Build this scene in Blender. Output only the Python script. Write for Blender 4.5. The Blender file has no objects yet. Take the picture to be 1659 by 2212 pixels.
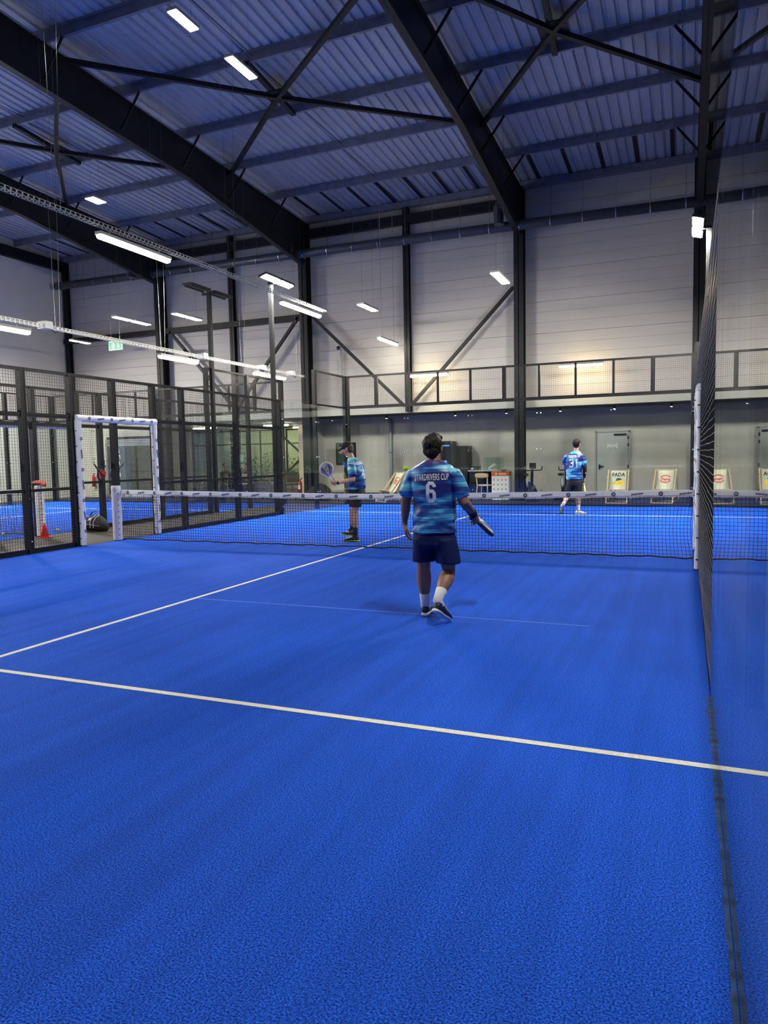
import bpy, bmesh, math, random
from mathutils import Vector, Matrix, noise
from mathutils.bvhtree import BVHTree
random.seed(7)
V = Vector
PI = math.pi
sc = bpy.context.scene
col = sc.collection

# ------------------------------------------------------------------ camera
YAW, PITCH, ROLL, F = 0.3976, -0.0767, -0.0191, 1556.87
CAM = V((4.8468, -0.5732, 1.4772))
def cam_axes():
    f = V((-math.sin(YAW) * math.cos(PITCH), math.cos(YAW) * math.cos(PITCH), math.sin(PITCH)))
    r = V((math.cos(YAW), math.sin(YAW), 0)); u = r.cross(f)
    return (r * math.cos(ROLL) + u * math.sin(ROLL), -r * math.sin(ROLL) + u * math.cos(ROLL), f)
r_, u_, f_ = cam_axes()
cd = bpy.data.cameras.new('camera'); cam = bpy.data.objects.new('camera', cd); col.objects.link(cam)
M = Matrix((r_, u_, -f_)).transposed().to_4x4(); M.translation = CAM
cam.matrix_world = M
cd.sensor_fit = 'HORIZONTAL'; cd.sensor_width = 36; cd.lens = F / 1659 * 36
cd.clip_start = 0.02; cd.clip_end = 200
sc.camera = cam

# ------------------------------------------------------------------ world, exposure
w = bpy.data.worlds.new('world'); sc.world = w; w.use_nodes = True
w.node_tree.nodes['Background'].inputs[0].default_value = (0.25, 0.32, 0.5, 1)
w.node_tree.nodes['Background'].inputs[1].default_value = 0.12
sc.view_settings.view_transform = 'Standard'; sc.view_settings.look = 'None'
sc.view_settings.gamma = 1; sc.view_settings.use_curve_mapping = False
sc.view_settings.exposure = 1.55
sc.cycles.transparent_max_bounces = 24
sc.cycles.max_bounces = 8
sc.cycles.sample_clamp_indirect = 6
FLOOD = 525.0      # strength of the court floodlight lenses
TUBE = 14.0        # strength of the fluorescent tubes
HALL_W = (1.0, 0.95, 0.80)

# ------------------------------------------------------------------ materials
def nodes(m):
    m.use_nodes = True
    return m.node_tree.nodes, m.node_tree.links
def mat(name, c, rough=.6, metal=0., var=.0, vscale=6., bump=.0, bscale=40., spec=.5, stretch=None):
    m = bpy.data.materials.new(name); n, l = nodes(m); b = n['Principled BSDF']
    b.inputs['Base Color'].default_value = (*c, 1); b.inputs['Roughness'].default_value = rough
    b.inputs['Metallic'].default_value = metal; b.inputs['Specular IOR Level'].default_value = spec
    m.diffuse_color = (*c, 1)
    if var or bump:
        tc = n.new('ShaderNodeTexCoord'); mp = n.new('ShaderNodeMapping'); l.new(tc.outputs['Object'], mp.inputs[0])
        if stretch: mp.inputs['Scale'].default_value = stretch
    if var:
        t = n.new('ShaderNodeTexNoise'); t.inputs['Scale'].default_value = vscale; t.inputs['Detail'].default_value = 5
        l.new(mp.outputs[0], t.inputs[0])
        r = n.new('ShaderNodeValToRGB')
        r.color_ramp.elements[0].position = .3; r.color_ramp.elements[1].position = .7
        r.color_ramp.elements[0].color = (*[max(0, x * (1 - var)) for x in c], 1)
        r.color_ramp.elements[1].color = (*[min(1, x * (1 + var)) for x in c], 1)
        l.new(t.outputs[0], r.inputs[0]); l.new(r.outputs[0], b.inputs['Base Color'])
    if bump:
        t = n.new('ShaderNodeTexNoise'); t.inputs['Scale'].default_value = bscale; t.inputs['Detail'].default_value = 3
        l.new(mp.outputs[0], t.inputs[0])
        k = n.new('ShaderNodeBump'); k.inputs['Strength'].default_value = bump; k.inputs['Distance'].default_value = .01
        l.new(t.outputs[0], k.inputs['Height']); l.new(k.outputs[0], b.inputs['Normal'])
    return m
def emis(name, c, s):
    m = bpy.data.materials.new(name); n, l = nodes(m); b = n['Principled BSDF']
    b.inputs['Base Color'].default_value = (*c, 1)
    b.inputs['Emission Color'].default_value = (*c, 1); b.inputs['Emission Strength'].default_value = s
    return m
def glass_mat(name, tint=(.93, .97, .95), ior=1.5):
    m = bpy.data.materials.new(name); n, l = nodes(m); n.remove(n['Principled BSDF'])
    t = n.new('ShaderNodeBsdfTransparent'); t.inputs[0].default_value = (*tint, 1)
    g = n.new('ShaderNodeBsdfGlossy'); g.inputs['Roughness'].default_value = 0.0; g.inputs[0].default_value = (1, 1, 1, 1)
    fr = n.new('ShaderNodeFresnel'); fr.inputs[0].default_value = ior
    ge = n.new('ShaderNodeNewGeometry'); mr = n.new('ShaderNodeMapRange'); mr.inputs[3].default_value = ior; mr.inputs[4].default_value = 1 / ior
    l.new(ge.outputs['Backfacing'], mr.inputs[0]); l.new(mr.outputs[0], fr.inputs[0])   # same reflectance from both faces of the pane
    # smudges: faint, so the reflection is slightly uneven
    mx = n.new('ShaderNodeMixShader'); l.new(fr.outputs[0], mx.inputs[0]); l.new(t.outputs[0], mx.inputs[1]); l.new(g.outputs[0], mx.inputs[2])
    l.new(mx.outputs[0], n['Material Output'].inputs[0])
    m.diffuse_color = (.7, .8, .8, .3)
    return m

MT = {}
MT['steel'] = mat('dark_painted_steel', (.012, .013, .015), .5, .0, .25, 3, spec=.3)
MT['purlin'] = mat('galvanised_purlin', (.20, .21, .24), .45, .3, .2, 4)
MT['fence'] = mat('black_powder_coat', (.008, .0085, .010), .45, spec=.3)
MT['wire'] = mat('coated_wire', (.028, .027, .026), .35)
MT['wiregloss'] = mat('worn_glossy_wire', (.22, .21, .20), .25)  # same black wire, its grazing highlight put into a paler colour
MT['netcord'] = mat('black_net_cord', (.010, .010, .012), .7)
MT['glass'] = glass_mat('tempered_glass')
MT['deck'] = mat('roof_deck_sheet', (.40, .41, .44), .5, .1, .12, 1.2, stretch=(3, .4, 1))
MT['clad'] = mat('wall_cladding', (.47, .445, .405), .55, 0, .06, .8, stretch=(.4, .4, 3))
MT['plaster'] = mat('lounge_wall_paint', (.50, .47, .42), .7, 0, .06, 1.5)
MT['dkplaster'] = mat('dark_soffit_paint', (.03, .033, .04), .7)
MT['rubber'] = mat('dark_rubber_floor', (.022, .018, .016), .8, 0, .3, 9, .3, 120)
MT['white_pad'] = mat('white_vinyl_padding', (.86, .85, .85), .5, 0, .04, 8, .35, 22)
MT['tape'] = mat('net_tape_white', (.88, .87, .85), .6, 0, .04, 10, .2, 30)
MT['logo'] = mat('navy_print', (.025, .04, .13), .5)
MT['chrome'] = mat('bolt_steel', (.6, .6, .6), .25, 1)
MT['lamp_body'] = mat('lamp_housing_grey', (.30, .30, .29), .5)
MT['lamp_black'] = mat('floodlight_housing', (.02, .02, .022), .4)
MT['flood'] = emis('floodlight_lens', (1, .96, .86), FLOOD)
MT['flood_near'] = emis('near_floodlight_lens', (1, .96, .86), FLOOD * .28)
MT['flood_left'] = emis('left_floodlight_lens', (1, .96, .86), FLOOD * 1.7)
MT['flood_far'] = emis('small_floodlight_lens', (1, .97, .92), 10)  # glow of the hung lamps, including those copied from reflections
MT['tube'] = emis('fluorescent_tube', (1, .93, .74), TUBE)
MT['tube_warm'] = emis('warm_fluorescent_tube', (1, .78, .42), 17)
MT['galv'] = mat('galvanised_tray', (.62, .62, .58), .4, .4)
MT['box_white'] = mat('white_junction_box', (.7, .7, .68), .5)
MT['navy'] = mat('navy_cloth', (.008, .016, .075), .8, 0, .2, 5, .4, 30, spec=.2)
MT['blackcloth'] = mat('black_cloth', (.012, .012, .013), .8, 0, .2, 5, .4, 30)
MT['skin'] = mat('tanned_skin', (.30, .15, .095), .5, 0, .1, 12, .15, 60)
MT['skin_pale'] = mat('light_skin', (.56, .31, .22), .5, 0, .08, 12, .15, 60)
MT['hair'] = mat('dark_brown_hair', (.013, .009, .007), .6, 0, .5, 30, .8, 90, .25, stretch=(1, 1, .3))
MT['hair_grey'] = mat('brown_hair', (.10, .065, .045), .6, 0, .4, 60, .6, 90)
MT['whitesock'] = mat('white_sock', (.75, .75, .76), .8, 0, .04, 20, .3, 120)
MT['blacksock'] = mat('black_sock', (.012, .012, .012), .8)
MT['white'] = mat('white_plastic', (.78, .78, .78), .4)
MT['shirtprint'] = mat('white_shirt_print', (.80, .80, .84), .5)
MT['black'] = mat('black_plastic', (.012, .012, .013), .35)
MT['grip'] = mat('grip_tape', (.02, .022, .03), .7)
MT['lime'] = mat('lime_rubber', (.45, .75, .03), .5)
MT['yellowgreen'] = mat('pale_yellow_strap', (.75, .78, .30), .6)
MT['felt'] = mat('tennis_ball_felt', (.62, .82, .02), .85, 0, .1, 30, .4, 200)
MT['wood'] = mat('pale_beech_wood', (.60, .42, .24), .45, 0, .12, 4, stretch=(1, 1, 8))
MT['canvas'] = mat('cream_canvas', (.72, .66, .54), .75, 0, .04, 8, .2, 150)
MT['red'] = mat('red_paint', (.62, .02, .02), .35)
MT['redcone'] = mat('red_cone_plastic', (.80, .03, .03), .4)
MT['orange'] = mat('orange_card', (.55, .10, .03), .5)
MT['yellow'] = mat('yellow_print', (.80, .52, .02), .6)
MT['redprint'] = mat('red_print', (.70, .06, .04), .6)
MT['greensign'] = emis('exit_sign_green', (.01, .30, .10), .12)
MT['signwhite'] = emis('exit_sign_white', (.8, .9, .85), .18)
MT['privtxt'] = mat('pale_lettering', (.85, .85, .84), .5)
MT['frost'] = mat('door_paint', (.46, .46, .43), .55, 0, .04, 2)
MT['pipegrey'] = mat('grey_pipe', (.33, .34, .36), .5)
MT['duct'] = mat('dark_spiral_duct', (.065, .070, .085), .4, .2)
MT['cream'] = mat('cream_timber_panel', (.62, .52, .36), .6, 0, .1, 3)
MT['daylit'] = mat('pale_render_wall', (.55, .68, .56), .8)
MT['leaf'] = mat('hedge_leaves', (.12, .22, .06), .7, 0, .5, 9)

def turf_mat():
    m = bpy.data.materials.new('blue_turf'); n, l = nodes(m); b = n['Principled BSDF']
    b.inputs['Roughness'].default_value = .8; b.inputs['Specular IOR Level'].default_value = .06
    tc = n.new('ShaderNodeTexCoord')
    a = n.new('ShaderNodeTexNoise'); a.inputs['Scale'].default_value = 150; a.inputs['Detail'].default_value = 3
    l.new(tc.outputs['Object'], a.inputs[0])
    mp = n.new('ShaderNodeMapping'); mp.inputs['Scale'].default_value = (7, .35, 1); l.new(tc.outputs['Object'], mp.inputs[0])
    g = n.new('ShaderNodeTexNoise'); g.inputs['Scale'].default_value = 1.0; g.inputs['Detail'].default_value = 5; l.new(mp.outputs[0], g.inputs[0])
    h = n.new('ShaderNodeTexNoise'); h.inputs['Scale'].default_value = .5; h.inputs['Detail'].default_value = 3; l.new(tc.outputs['Object'], h.inputs[0])
    r = n.new('ShaderNodeValToRGB'); e = r.color_ramp.elements
    e[0].position = .36; e[0].color = (.001, .030, .27, 1); e[1].position = .64; e[1].color = (.026, .158, .93, 1)
    l.new(a.outputs[0], r.inputs[0])
    r2 = n.new('ShaderNodeMapRange'); r2.inputs[1].default_value = .35; r2.inputs[2].default_value = .65; r2.inputs[3].default_value = .91; r2.inputs[4].default_value = 1.08
    l.new(g.outputs[0], r2.inputs[0])
    r3 = n.new('ShaderNodeMapRange'); r3.inputs[1].default_value = .35; r3.inputs[2].default_value = .65; r3.inputs[3].default_value = .9; r3.inputs[4].default_value = 1.1
    l.new(h.outputs[0], r3.inputs[0])
    mu = n.new('ShaderNodeMath'); mu.operation = 'MULTIPLY'; l.new(r2.outputs[0], mu.inputs[0]); l.new(r3.outputs[0], mu.inputs[1])
    mx = n.new('ShaderNodeVectorMath'); mx.operation = 'SCALE'; l.new(r.outputs[0], mx.inputs[0]); l.new(mu.outputs[0], mx.inputs['Scale'])
    # loose sand grains
    v = n.new('ShaderNodeTexVoronoi'); v.inputs['Scale'].default_value = 16; l.new(tc.outputs['Object'], v.inputs[0])
    lt = n.new('ShaderNodeMath'); lt.operation = 'LESS_THAN'; lt.inputs[1].default_value = .035; l.new(v.outputs['Distance'], lt.inputs[0])
    wn = n.new('ShaderNodeTexWhiteNoise'); l.new(v.outputs['Position'], wn.inputs['Vector'])
    gt = n.new('ShaderNodeMath'); gt.operation = 'GREATER_THAN'; gt.inputs[1].default_value = .75; l.new(wn.outputs['Value'], gt.inputs[0])
    m2 = n.new('ShaderNodeMath'); m2.operation = 'MULTIPLY'; l.new(lt.outputs[0], m2.inputs[0]); l.new(gt.outputs[0], m2.inputs[1])
    mc = n.new('ShaderNodeMixRGB'); l.new(m2.outputs[0], mc.inputs[0]); l.new(mx.outputs[0], mc.inputs[1]); mc.inputs[2].default_value = (.30, .42, .75, 1)
    l.new(mc.outputs[0], b.inputs['Base Color'])
    k = n.new('ShaderNodeBump'); k.inputs['Strength'].default_value = .7; k.inputs['Distance'].default_value = .012
    l.new(a.outputs[0], k.inputs['Height']); l.new(k.outputs[0], b.inputs['Normal'])
    return m
MT['turf'] = turf_mat()
MT['line'] = mat('white_turf_line', (.80, .78, .66), .8, 0, .12, 60, .6, 200)
MT['seam'] = mat('worn_turf_seam', (.030, .13, .70), .85, 0, .15, 30)
MT['sanddirt'] = mat('sandy_dirt', (.022, .058, .15), .95, 0, .7, 18)

def shirt_mat(seed):
    m = bpy.data.materials.new('striped_sports_shirt'); n, l = nodes(m); b = n['Principled BSDF']
    b.inputs['Roughness'].default_value = .42; b.inputs['Specular IOR Level'].default_value = .4
    tc = n.new('ShaderNodeTexCoord'); mp = n.new('ShaderNodeMapping'); l.new(tc.outputs['Object'], mp.inputs[0])
    mp.inputs['Location'].default_value = (seed, seed * .7, seed * 1.3)
    mp.inputs['Scale'].default_value = (2.2, 2.2, 9.5)
    a = n.new('ShaderNodeTexNoise'); a.inputs['Scale'].default_value = 1.15; a.inputs['Detail'].default_value = 2.2; a.inputs['Roughness'].default_value = .5; a.inputs['Distortion'].default_value = .35
    l.new(mp.outputs[0], a.inputs[0])
    mp2 = n.new('ShaderNodeMapping'); l.new(tc.outputs['Object'], mp2.inputs[0]); mp2.inputs['Scale'].default_value = (1.2, 1.2, 55)
    a2 = n.new('ShaderNodeTexNoise'); a2.inputs['Scale'].default_value = 1.6; a2.inputs['Detail'].default_value = 2; l.new(mp2.outputs[0], a2.inputs[0])
    mm = n.new('ShaderNodeMath'); mm.operation = 'MULTIPLY_ADD'; mm.inputs[1].default_value = .28; l.new(a2.outputs[0], mm.inputs[0])
    sb = n.new('ShaderNodeMath'); sb.operation = 'SUBTRACT'; sb.inputs[1].default_value = .14; l.new(a.outputs[0], sb.inputs[0]); l.new(sb.outputs[0], mm.inputs[2])
    r = n.new('ShaderNodeValToRGB'); cr = r.color_ramp; e = cr.elements
    e[0].position = .28; e[0].color = (.045, .030, .15, 1)
    e[1].position = .70; e[1].color = (.34, .78, .82, 1)
    for p_, c_ in ((.37, (.014, .022, .14)), (.45, (.012, .045, .22)), (.52, (.025, .16, .42)), (.60, (.10, .44, .64))):
        x = e.new(p_); x.color = (*c_, 1)
    l.new(mm.outputs[0], r.inputs[0]); l.new(r.outputs[0], b.inputs['Base Color'])
    return m

# ------------------------------------------------------------------ mesh builder
def ortho(d):
    d = V(d).normalized(); a = V((0, 0, 1)) if abs(d.z) < .95 else V((0, 1, 0))
    s = d.cross(a).normalized(); return s, s.cross(d).normalized()
class MB:
    def __init__(s): s.v = []; s.f = []; s.m = []
    def add(s, vs, fs, mi=0):
        k = len(s.v); s.v += [tuple(x) for x in vs]; s.f += [tuple(i + k for i in f) for f in fs]; s.m += [mi] * len(fs); return s
    def box(s, a, b, mi=0):
        x0, y0, z0 = a; x1, y1, z1 = b
        vs = [(x0, y0, z0), (x1, y0, z0), (x1, y1, z0), (x0, y1, z0), (x0, y0, z1), (x1, y0, z1), (x1, y1, z1), (x0, y1, z1)]
        return s.add(vs, [(0, 3, 2, 1), (4, 5, 6, 7), (0, 1, 5, 4), (1, 2, 6, 5), (2, 3, 7, 6), (3, 0, 4, 7)], mi)
    def bar(s, p, q, w, h=None, mi=0, up=None, cap=True):
        p, q = V(p), V(q); d = (q - p).normalized(); h = h or w
        if up is None: a, b = ortho(d)
        else: b = V(up); a = d.cross(b).normalized(); b = a.cross(d).normalized()
        vs = [c + a * (i * w / 2) + b * (j * h / 2) for c in (p, q) for i, j in ((-1, -1), (1, -1), (1, 1), (-1, 1))]
        fs = [(0, 1, 5, 4), (1, 2, 6, 5), (2, 3, 7, 6), (3, 0, 4, 7)]
        if cap: fs += [(3, 2, 1, 0), (4, 5, 6, 7)]
        return s.add(vs, fs, mi)
    def loft(s, rings, n=16, mi=0, cap=True):
        """rings: (centre, half axis a, half axis b)"""
        vs = []; fs = []
        for c, a, b in rings:
            c, a, b = V(c), V(a), V(b)
            vs += [c + a * math.cos(2 * PI * i / n) + b * math.sin(2 * PI * i / n) for i in range(n)]
        for k in range(len(rings) - 1):
            for i in range(n):
                j = (i + 1) % n; fs.append((k * n + i, k * n + j, (k + 1) * n + j, (k + 1) * n + i))
        if cap: fs += [tuple(range(n))[::-1], tuple((len(rings) - 1) * n + i for i in range(n))]
        return s.add(vs, fs, mi)
    def tube(s, pts, r, n=8, mi=0):
        pts = [V(p) for p in pts]; rr = r if isinstance(r, (list, tuple)) else [r] * len(pts)
        rings = []; a0 = None
        for k, p in enumerate(pts):
            d = (pts[min(k + 1, len(pts) - 1)] - pts[max(k - 1, 0)]).normalized()
            if a0 is None: a, b = ortho(d)
            else: a = (a0 - d * a0.dot(d)).normalized(); b = a.cross(d).normalized() * -1
            if a0 is None: b = d.cross(a).normalized()
            else: b = d.cross(a).normalized()
            a0 = a; rings.append((p, a * rr[k], b * rr[k]))
        return s.loft(rings, n, mi)
    def ell(s, c, rx, ry=None, rz=None, n=16, m=10, mi=0, rot=None):
        ry = ry or rx; rz = rz or rx; c = V(c); vs = []; fs = []
        for j in range(m + 1):
            t = PI * j / m
            for i in range(n):
                p = 2 * PI * i / n
                q = V((rx * math.sin(t) * math.cos(p), ry * math.sin(t) * math.sin(p), rz * math.cos(t)))
                if rot: q = rot @ q
                vs.append(c + q)
        for j in range(m):
            for i in range(n):
                a = j * n + i; b = j * n + (i + 1) % n
                fs.append((a, a + n, b + n, b))
        return s.add(vs, fs, mi)
    def wires(s, o, u, v, W, H, su, sv, t=.004, mi=0):
        """welded mesh of crossing wires on the plane o + u*i + v*j"""
        o, u, v = V(o), V(u).normalized(), V(v).normalized(); nrm = u.cross(v)
        for k in range(int(W / su) + 1):
            a = o + u * (k * su); s.bar(a, a + v * H, t, t, mi, nrm, False)
        for k in range(int(H / sv) + 1):
            a = o + v * (k * sv) + nrm * t; s.bar(a, a + u * W, t, t, mi, nrm, False)
        return s
    def build(s, name, mats, parent=None, smooth=False, loc=None):
        me = bpy.data.meshes.new(name); me.from_pydata(s.v, [], s.f)
        if not isinstance(mats, (list, tuple)): mats = [mats]
        for x in mats: me.materials.append(MT[x] if isinstance(x, str) else x)
        me.polygons.foreach_set('material_index', s.m)
        if smooth: me.polygons.foreach_set('use_smooth', [True] * len(me.polygons))
        me.update()
        bm = bmesh.new(); bm.from_mesh(me); bmesh.ops.recalc_face_normals(bm, faces=bm.faces); bm.to_mesh(me); bm.free()
        o = bpy.data.objects.new(name, me); col.objects.link(o)
        if parent: o.parent = parent
        if loc: o.location = loc
        return o
def smooth_angle(o, ang=40):
    me = o.data
    me.polygons.foreach_set('use_smooth', [True] * len(me.polygons))
    bm = bmesh.new(); bm.from_mesh(me)
    for e in bm.edges:
        e.smooth = not (len(e.link_faces) == 2 and e.calc_face_angle(0) > math.radians(ang))
    bm.to_mesh(me); bm.free()
    return o
def tag(o, label=None, cat=None, group=None, kind=None):
    for k, x in (('label', label), ('category', cat), ('group', group), ('kind', kind)):
        if x: o[k] = x
    return o
def empty(name, loc, label=None, cat=None, group=None, rz=0, kind=None):
    o = bpy.data.objects.new(name, None); col.objects.link(o); o.location = loc; o.rotation_euler = (0, 0, rz)
    o.empty_display_size = .1
    return tag(o, label, cat, group, kind)
def kids(o): return [x for x in bpy.data.objects if x.parent == o]
def copy_tree(o, parent=None):
    c = o.copy(); col.objects.link(c); c.parent = parent
    for ch in kids(o): copy_tree(ch, c)
    return c
def place(o, loc, rz=None, label=None, group=None):
    o.location = loc
    if rz is not None: o.rotation_euler = (0, 0, rz)
    if label: o['label'] = label
    if group: o['group'] = group
    return o
def text_mb(txt, size, xs=1., bold=0., shear=0., slice_=None):
    """flat text as verts/faces, centred, in XY"""
    cu = bpy.data.curves.new('lettering', 'FONT'); cu.body = txt; cu.size = size; cu.offset = bold; cu.shear = shear; cu.space_character = 1.08
    cu.align_x = 'CENTER'; cu.align_y = 'CENTER'; cu.resolution_u = 3
    o = bpy.data.objects.new('lettering', cu); col.objects.link(o)
    dg = bpy.context.evaluated_depsgraph_get(); me = bpy.data.meshes.new_from_object(o.evaluated_get(dg))
    bm = bmesh.new(); bm.from_mesh(me)
    for v in bm.verts: v.co.x *= xs
    if slice_:
        for ax in (0, 1):
            cs = [v.co[ax] for v in bm.verts]; a = min(cs) + slice_
            while a < max(cs):
                pc = V((0, 0, 0)); pc[ax] = a; pn = V((0, 0, 0)); pn[ax] = 1
                bmesh.ops.bisect_plane(bm, geom=bm.verts[:] + bm.edges[:] + bm.faces[:], plane_co=pc, plane_no=pn); a += slice_
    vs = [v.co.copy() for v in bm.verts]; bm.verts.index_update(); fs = [[v.index for v in f.verts] for f in bm.faces]
    bm.free(); bpy.data.objects.remove(o); bpy.data.curves.remove(cu); bpy.data.meshes.remove(me)
    return vs, fs
def text_on(mb, txt, o, u, v, size, xs=1., bold=0., shear=0., mi=0, lift=.004):
    o, u, v = V(o), V(u).normalized(), V(v).normalized(); n = u.cross(v)
    vs, fs = text_mb(txt, size, xs, bold, shear)
    mb.add([o + u * p.x + v * p.y + n * lift for p in vs], fs, mi)

# ================================================================== HALL SHELL
XL, XR, YB, YF = -19.5, 12.6, 23.0, -14.0
SL = .045
def zp(y): return 9.83 + SL * (23 - y)            # underside of the purlins
# floor
tag(MB().box((XL, YF, -.12), (XR, 32, -.012)).build('floor', 'rubber'), 'dark rubber flooring of the hall round the courts', kind='structure')
# wall behind the far end: ribbed cladding above 2.98 m
def clad_profile(x0, x1, y, z0, z1, flip=1):
    mb = MB(); zs = []; z = z0; k = 0
    while z < z1:
        g = .022 if k % 3 == 0 else .010; h = .022 if k % 3 == 0 else .012
        zs += [(z, 0), (min(z + .333 - h, z1), 0), (min(z + .333 - h * .5, z1), g)]; z += .333; k += 1
    zs.append((z1, 0)); vs = []
    for z, g in zs: vs += [(x0, y + g, z), (x1, y + g, z)]
    fs = [(2 * i, 2 * i + 1, 2 * i + 3, 2 * i + 2) for i in range(len(zs) - 1)]
    n = len(vs); vs += [(x0, y + .15, z0), (x1, y + .15, z0), (x0, y + .15, z1), (x1, y + .15, z1)]
    fs += [(n, n + 1, n + 3, n + 2), (0, n, n + 1, 1), (n - 2, n - 1, n + 3, n + 2)]
    return mb.add(vs, fs)
tag(clad_profile(XL, XR, YB, 2.98, 10.02).build('wall_back', 'clad'), 'horizontally ribbed pale cladding of the far hall wall', kind='structure')
MT['sidewall'] = mat('side_wall_paint', (.72, .69, .62), .7, 0, .05, 1.2)
tag(MB().box((XL - .15, YF, -.1), (XL, 23, 11.2)).build('wall_left', 'sidewall'), 'plain pale side wall far to the left', kind='structure')
MT['brownwall'] = mat('brown_side_wall', (.11, .085, .07), .7, 0, .1, 2)
tag(MB().box((XR, YF, -.1), (XR + .15, 25, 11.2)).build('wall_right', 'brownwall'), 'dark brown side wall on the right', kind='structure')
tag(MB().box((XL, YF - .15, -.1), (XR, YF, 11.2)).build('wall_front', 'plaster'), 'hall wall behind the viewpoint', kind='structure')
# roof deck with trapezoid ribs running up the slope
def deck():
    mb = MB(); P = .25; n = int((XR - XL) / P); prof = []
    for i in range(n + 1):
        x = XL + i * P; prof += [(x, 0), (x + .15, 0), (x + .175, .045), (x + .225, .045)]
    ys = [23.1, 0, YF]
    vs = []
    for y in ys:
        zz = zp(y) + .22 if y >= 0 else zp(0) + .22 + y * .045
        vs += [(x, y, zz + h) for x, h in prof]
    m = len(prof); fs = []
    for k in range(2): fs += [(k * m + i, k * m + i + 1, (k + 1) * m + i + 1, (k + 1) * m + i) for i in range(m - 1)]
    return mb.add(vs, fs)
tag(deck().build('ceiling', 'deck'), 'trapezoid profiled metal roof deck in blue grey light', kind='structure')

# recessed lounge front under the cladding
RY = 24.6
tag(MB().box((-8.2, RY, -.1), (XR, RY + .15, 3.1)).build('wall_lounge', 'plaster'), 'pale painted recessed wall behind the deck chairs', kind='structure')
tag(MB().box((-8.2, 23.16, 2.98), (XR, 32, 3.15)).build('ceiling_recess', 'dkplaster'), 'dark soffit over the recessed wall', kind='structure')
tag(MB().box((-19.6, 23.16, 2.98), (-8.2, 31, 3.2)).build('ceiling_lounge', 'plaster'), 'low ceiling of the lounge on the left', kind='structure')
tag(MB().box((-8.35, 23.2, -.1), (-8.2, 31, 3.0)).build('wall_partition', 'plaster'), 'partition wall between the lounge and recess', kind='structure')
tag(MB().box((-19.6, 23.0, -.1), (-17.6, 23.15, 3.0)).box((-14.6, 23.0, -.1), (-14.4, 23.15, 3.0)).box((-17.6, 23.0, 2.5), (-14.6, 23.15, 3.0)).box((-17.6, 23.0, -.1), (-14.6, 23.15, .12))
    .build('wall_shopfront', 'plaster'), 'pale wall round the dark shop window on the left', kind='structure')
# baseboard under the recess
tag(MB().box((-8.2, 24.55, 0), (XR, 24.6, .12)).build('baseboard_back', 'black'), 'dark skirting along the recessed wall', kind='structure')

# steel columns
def ibeam(mb, p, q, w, h, t=.02, up=(0, 0, 1)):
    p, q = V(p), V(q); d = (q - p).normalized(); b = V(up); a = d.cross(b).normalized(); b = a.cross(d).normalized()
    for s_ in (-1, 1): mb.bar(p + b * s_ * (h - t) / 2, q + b * s_ * (h - t) / 2, w, t, up=b)
    mb.bar(p, q, t, h, up=b); return mb
COLS = [-14.33, -7.87, -0.12, 5.12, 11.6]
for i, x in enumerate(COLS):
    wd = .30
    mb = ibeam(MB(), (x, 22.76, -.02), (x, 22.76, 9.83), wd, .38, .025, (0, 1, 0))
    for z in [8.35 + .1 * k for k in range(9)]:
        for s_ in (-1, 1): mb.ell((x + s_ * .09, 22.56, z), .012, n=6, m=4, mi=1)
    tag(mb.build('steel_column', ['steel', 'chrome']), ['dark steel column left of the exit brace, third from the left wall', 'dark steel column behind the corner of the court cage', 'dark steel column in the middle of the far wall', 'dark steel column beside the right court floodlight', 'dark steel column behind the right glass'][i], 'steel column', kind='structure')
for i, x in enumerate([-19.3, -11.05, -3.99, 8.5]):
    tag(ibeam(MB(), (x, 22.86, 3.0 if x == -3.99 else 0), (x, 22.86, 9.83), .2, .2, .02, (0, 1, 0)).build('steel_column', 'steel'),
        ['thin steel column in the left corner of the hall', 'thin steel column behind the court floodlight pole', 'thin steel column above the meeting point of the wall braces', 'thin wall column right of the court'][i], 'steel column', kind='structure')
# rafters with haunches
for i, x in enumerate(COLS):
    mb = MB()
    p0, p1 = V((x, 22.9, zp(22.9) - .475)), V((x, YF, zp(YF) - .475))
    pm = V((x, 0, zp(0) - .475)); p1 = V((x, YF, pm.z - 14 * .045))
    ibeam(mb, p0, pm, .17, .95); ibeam(mb, pm, p1, .17, .95)
    # haunch
    a = [(x, 16.2, zp(16.2) - .93), (x, 22.6, zp(22.6) - .93), (x, 22.6, 8.35)]
    for s_ in (-.01, .01): pass
    mb.add([(x - .012, *a[0][1:]), (x - .012, *a[1][1:]), (x - .012, *a[2][1:]), (x + .012, *a[0][1:]), (x + .012, *a[1][1:]), (x + .012, *a[2][1:])], [(0, 1, 2), (5, 4, 3), (0, 3, 4, 1), (1, 4, 5, 2), (2, 5, 3, 0)])
    mb.bar(a[0], a[2], .17, .025, up=(0, .3, 1))
    tag(mb.build('roof_rafter', 'steel'), ['dark roof rafter nearest the left wall', 'dark roof rafter landing on the column behind the cage corner', 'dark roof rafter running to the middle column', 'dark roof rafter overhead seen straight on, at the right', 'dark roof rafter beyond the right glass'][i], 'roof beam', kind='structure')
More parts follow.
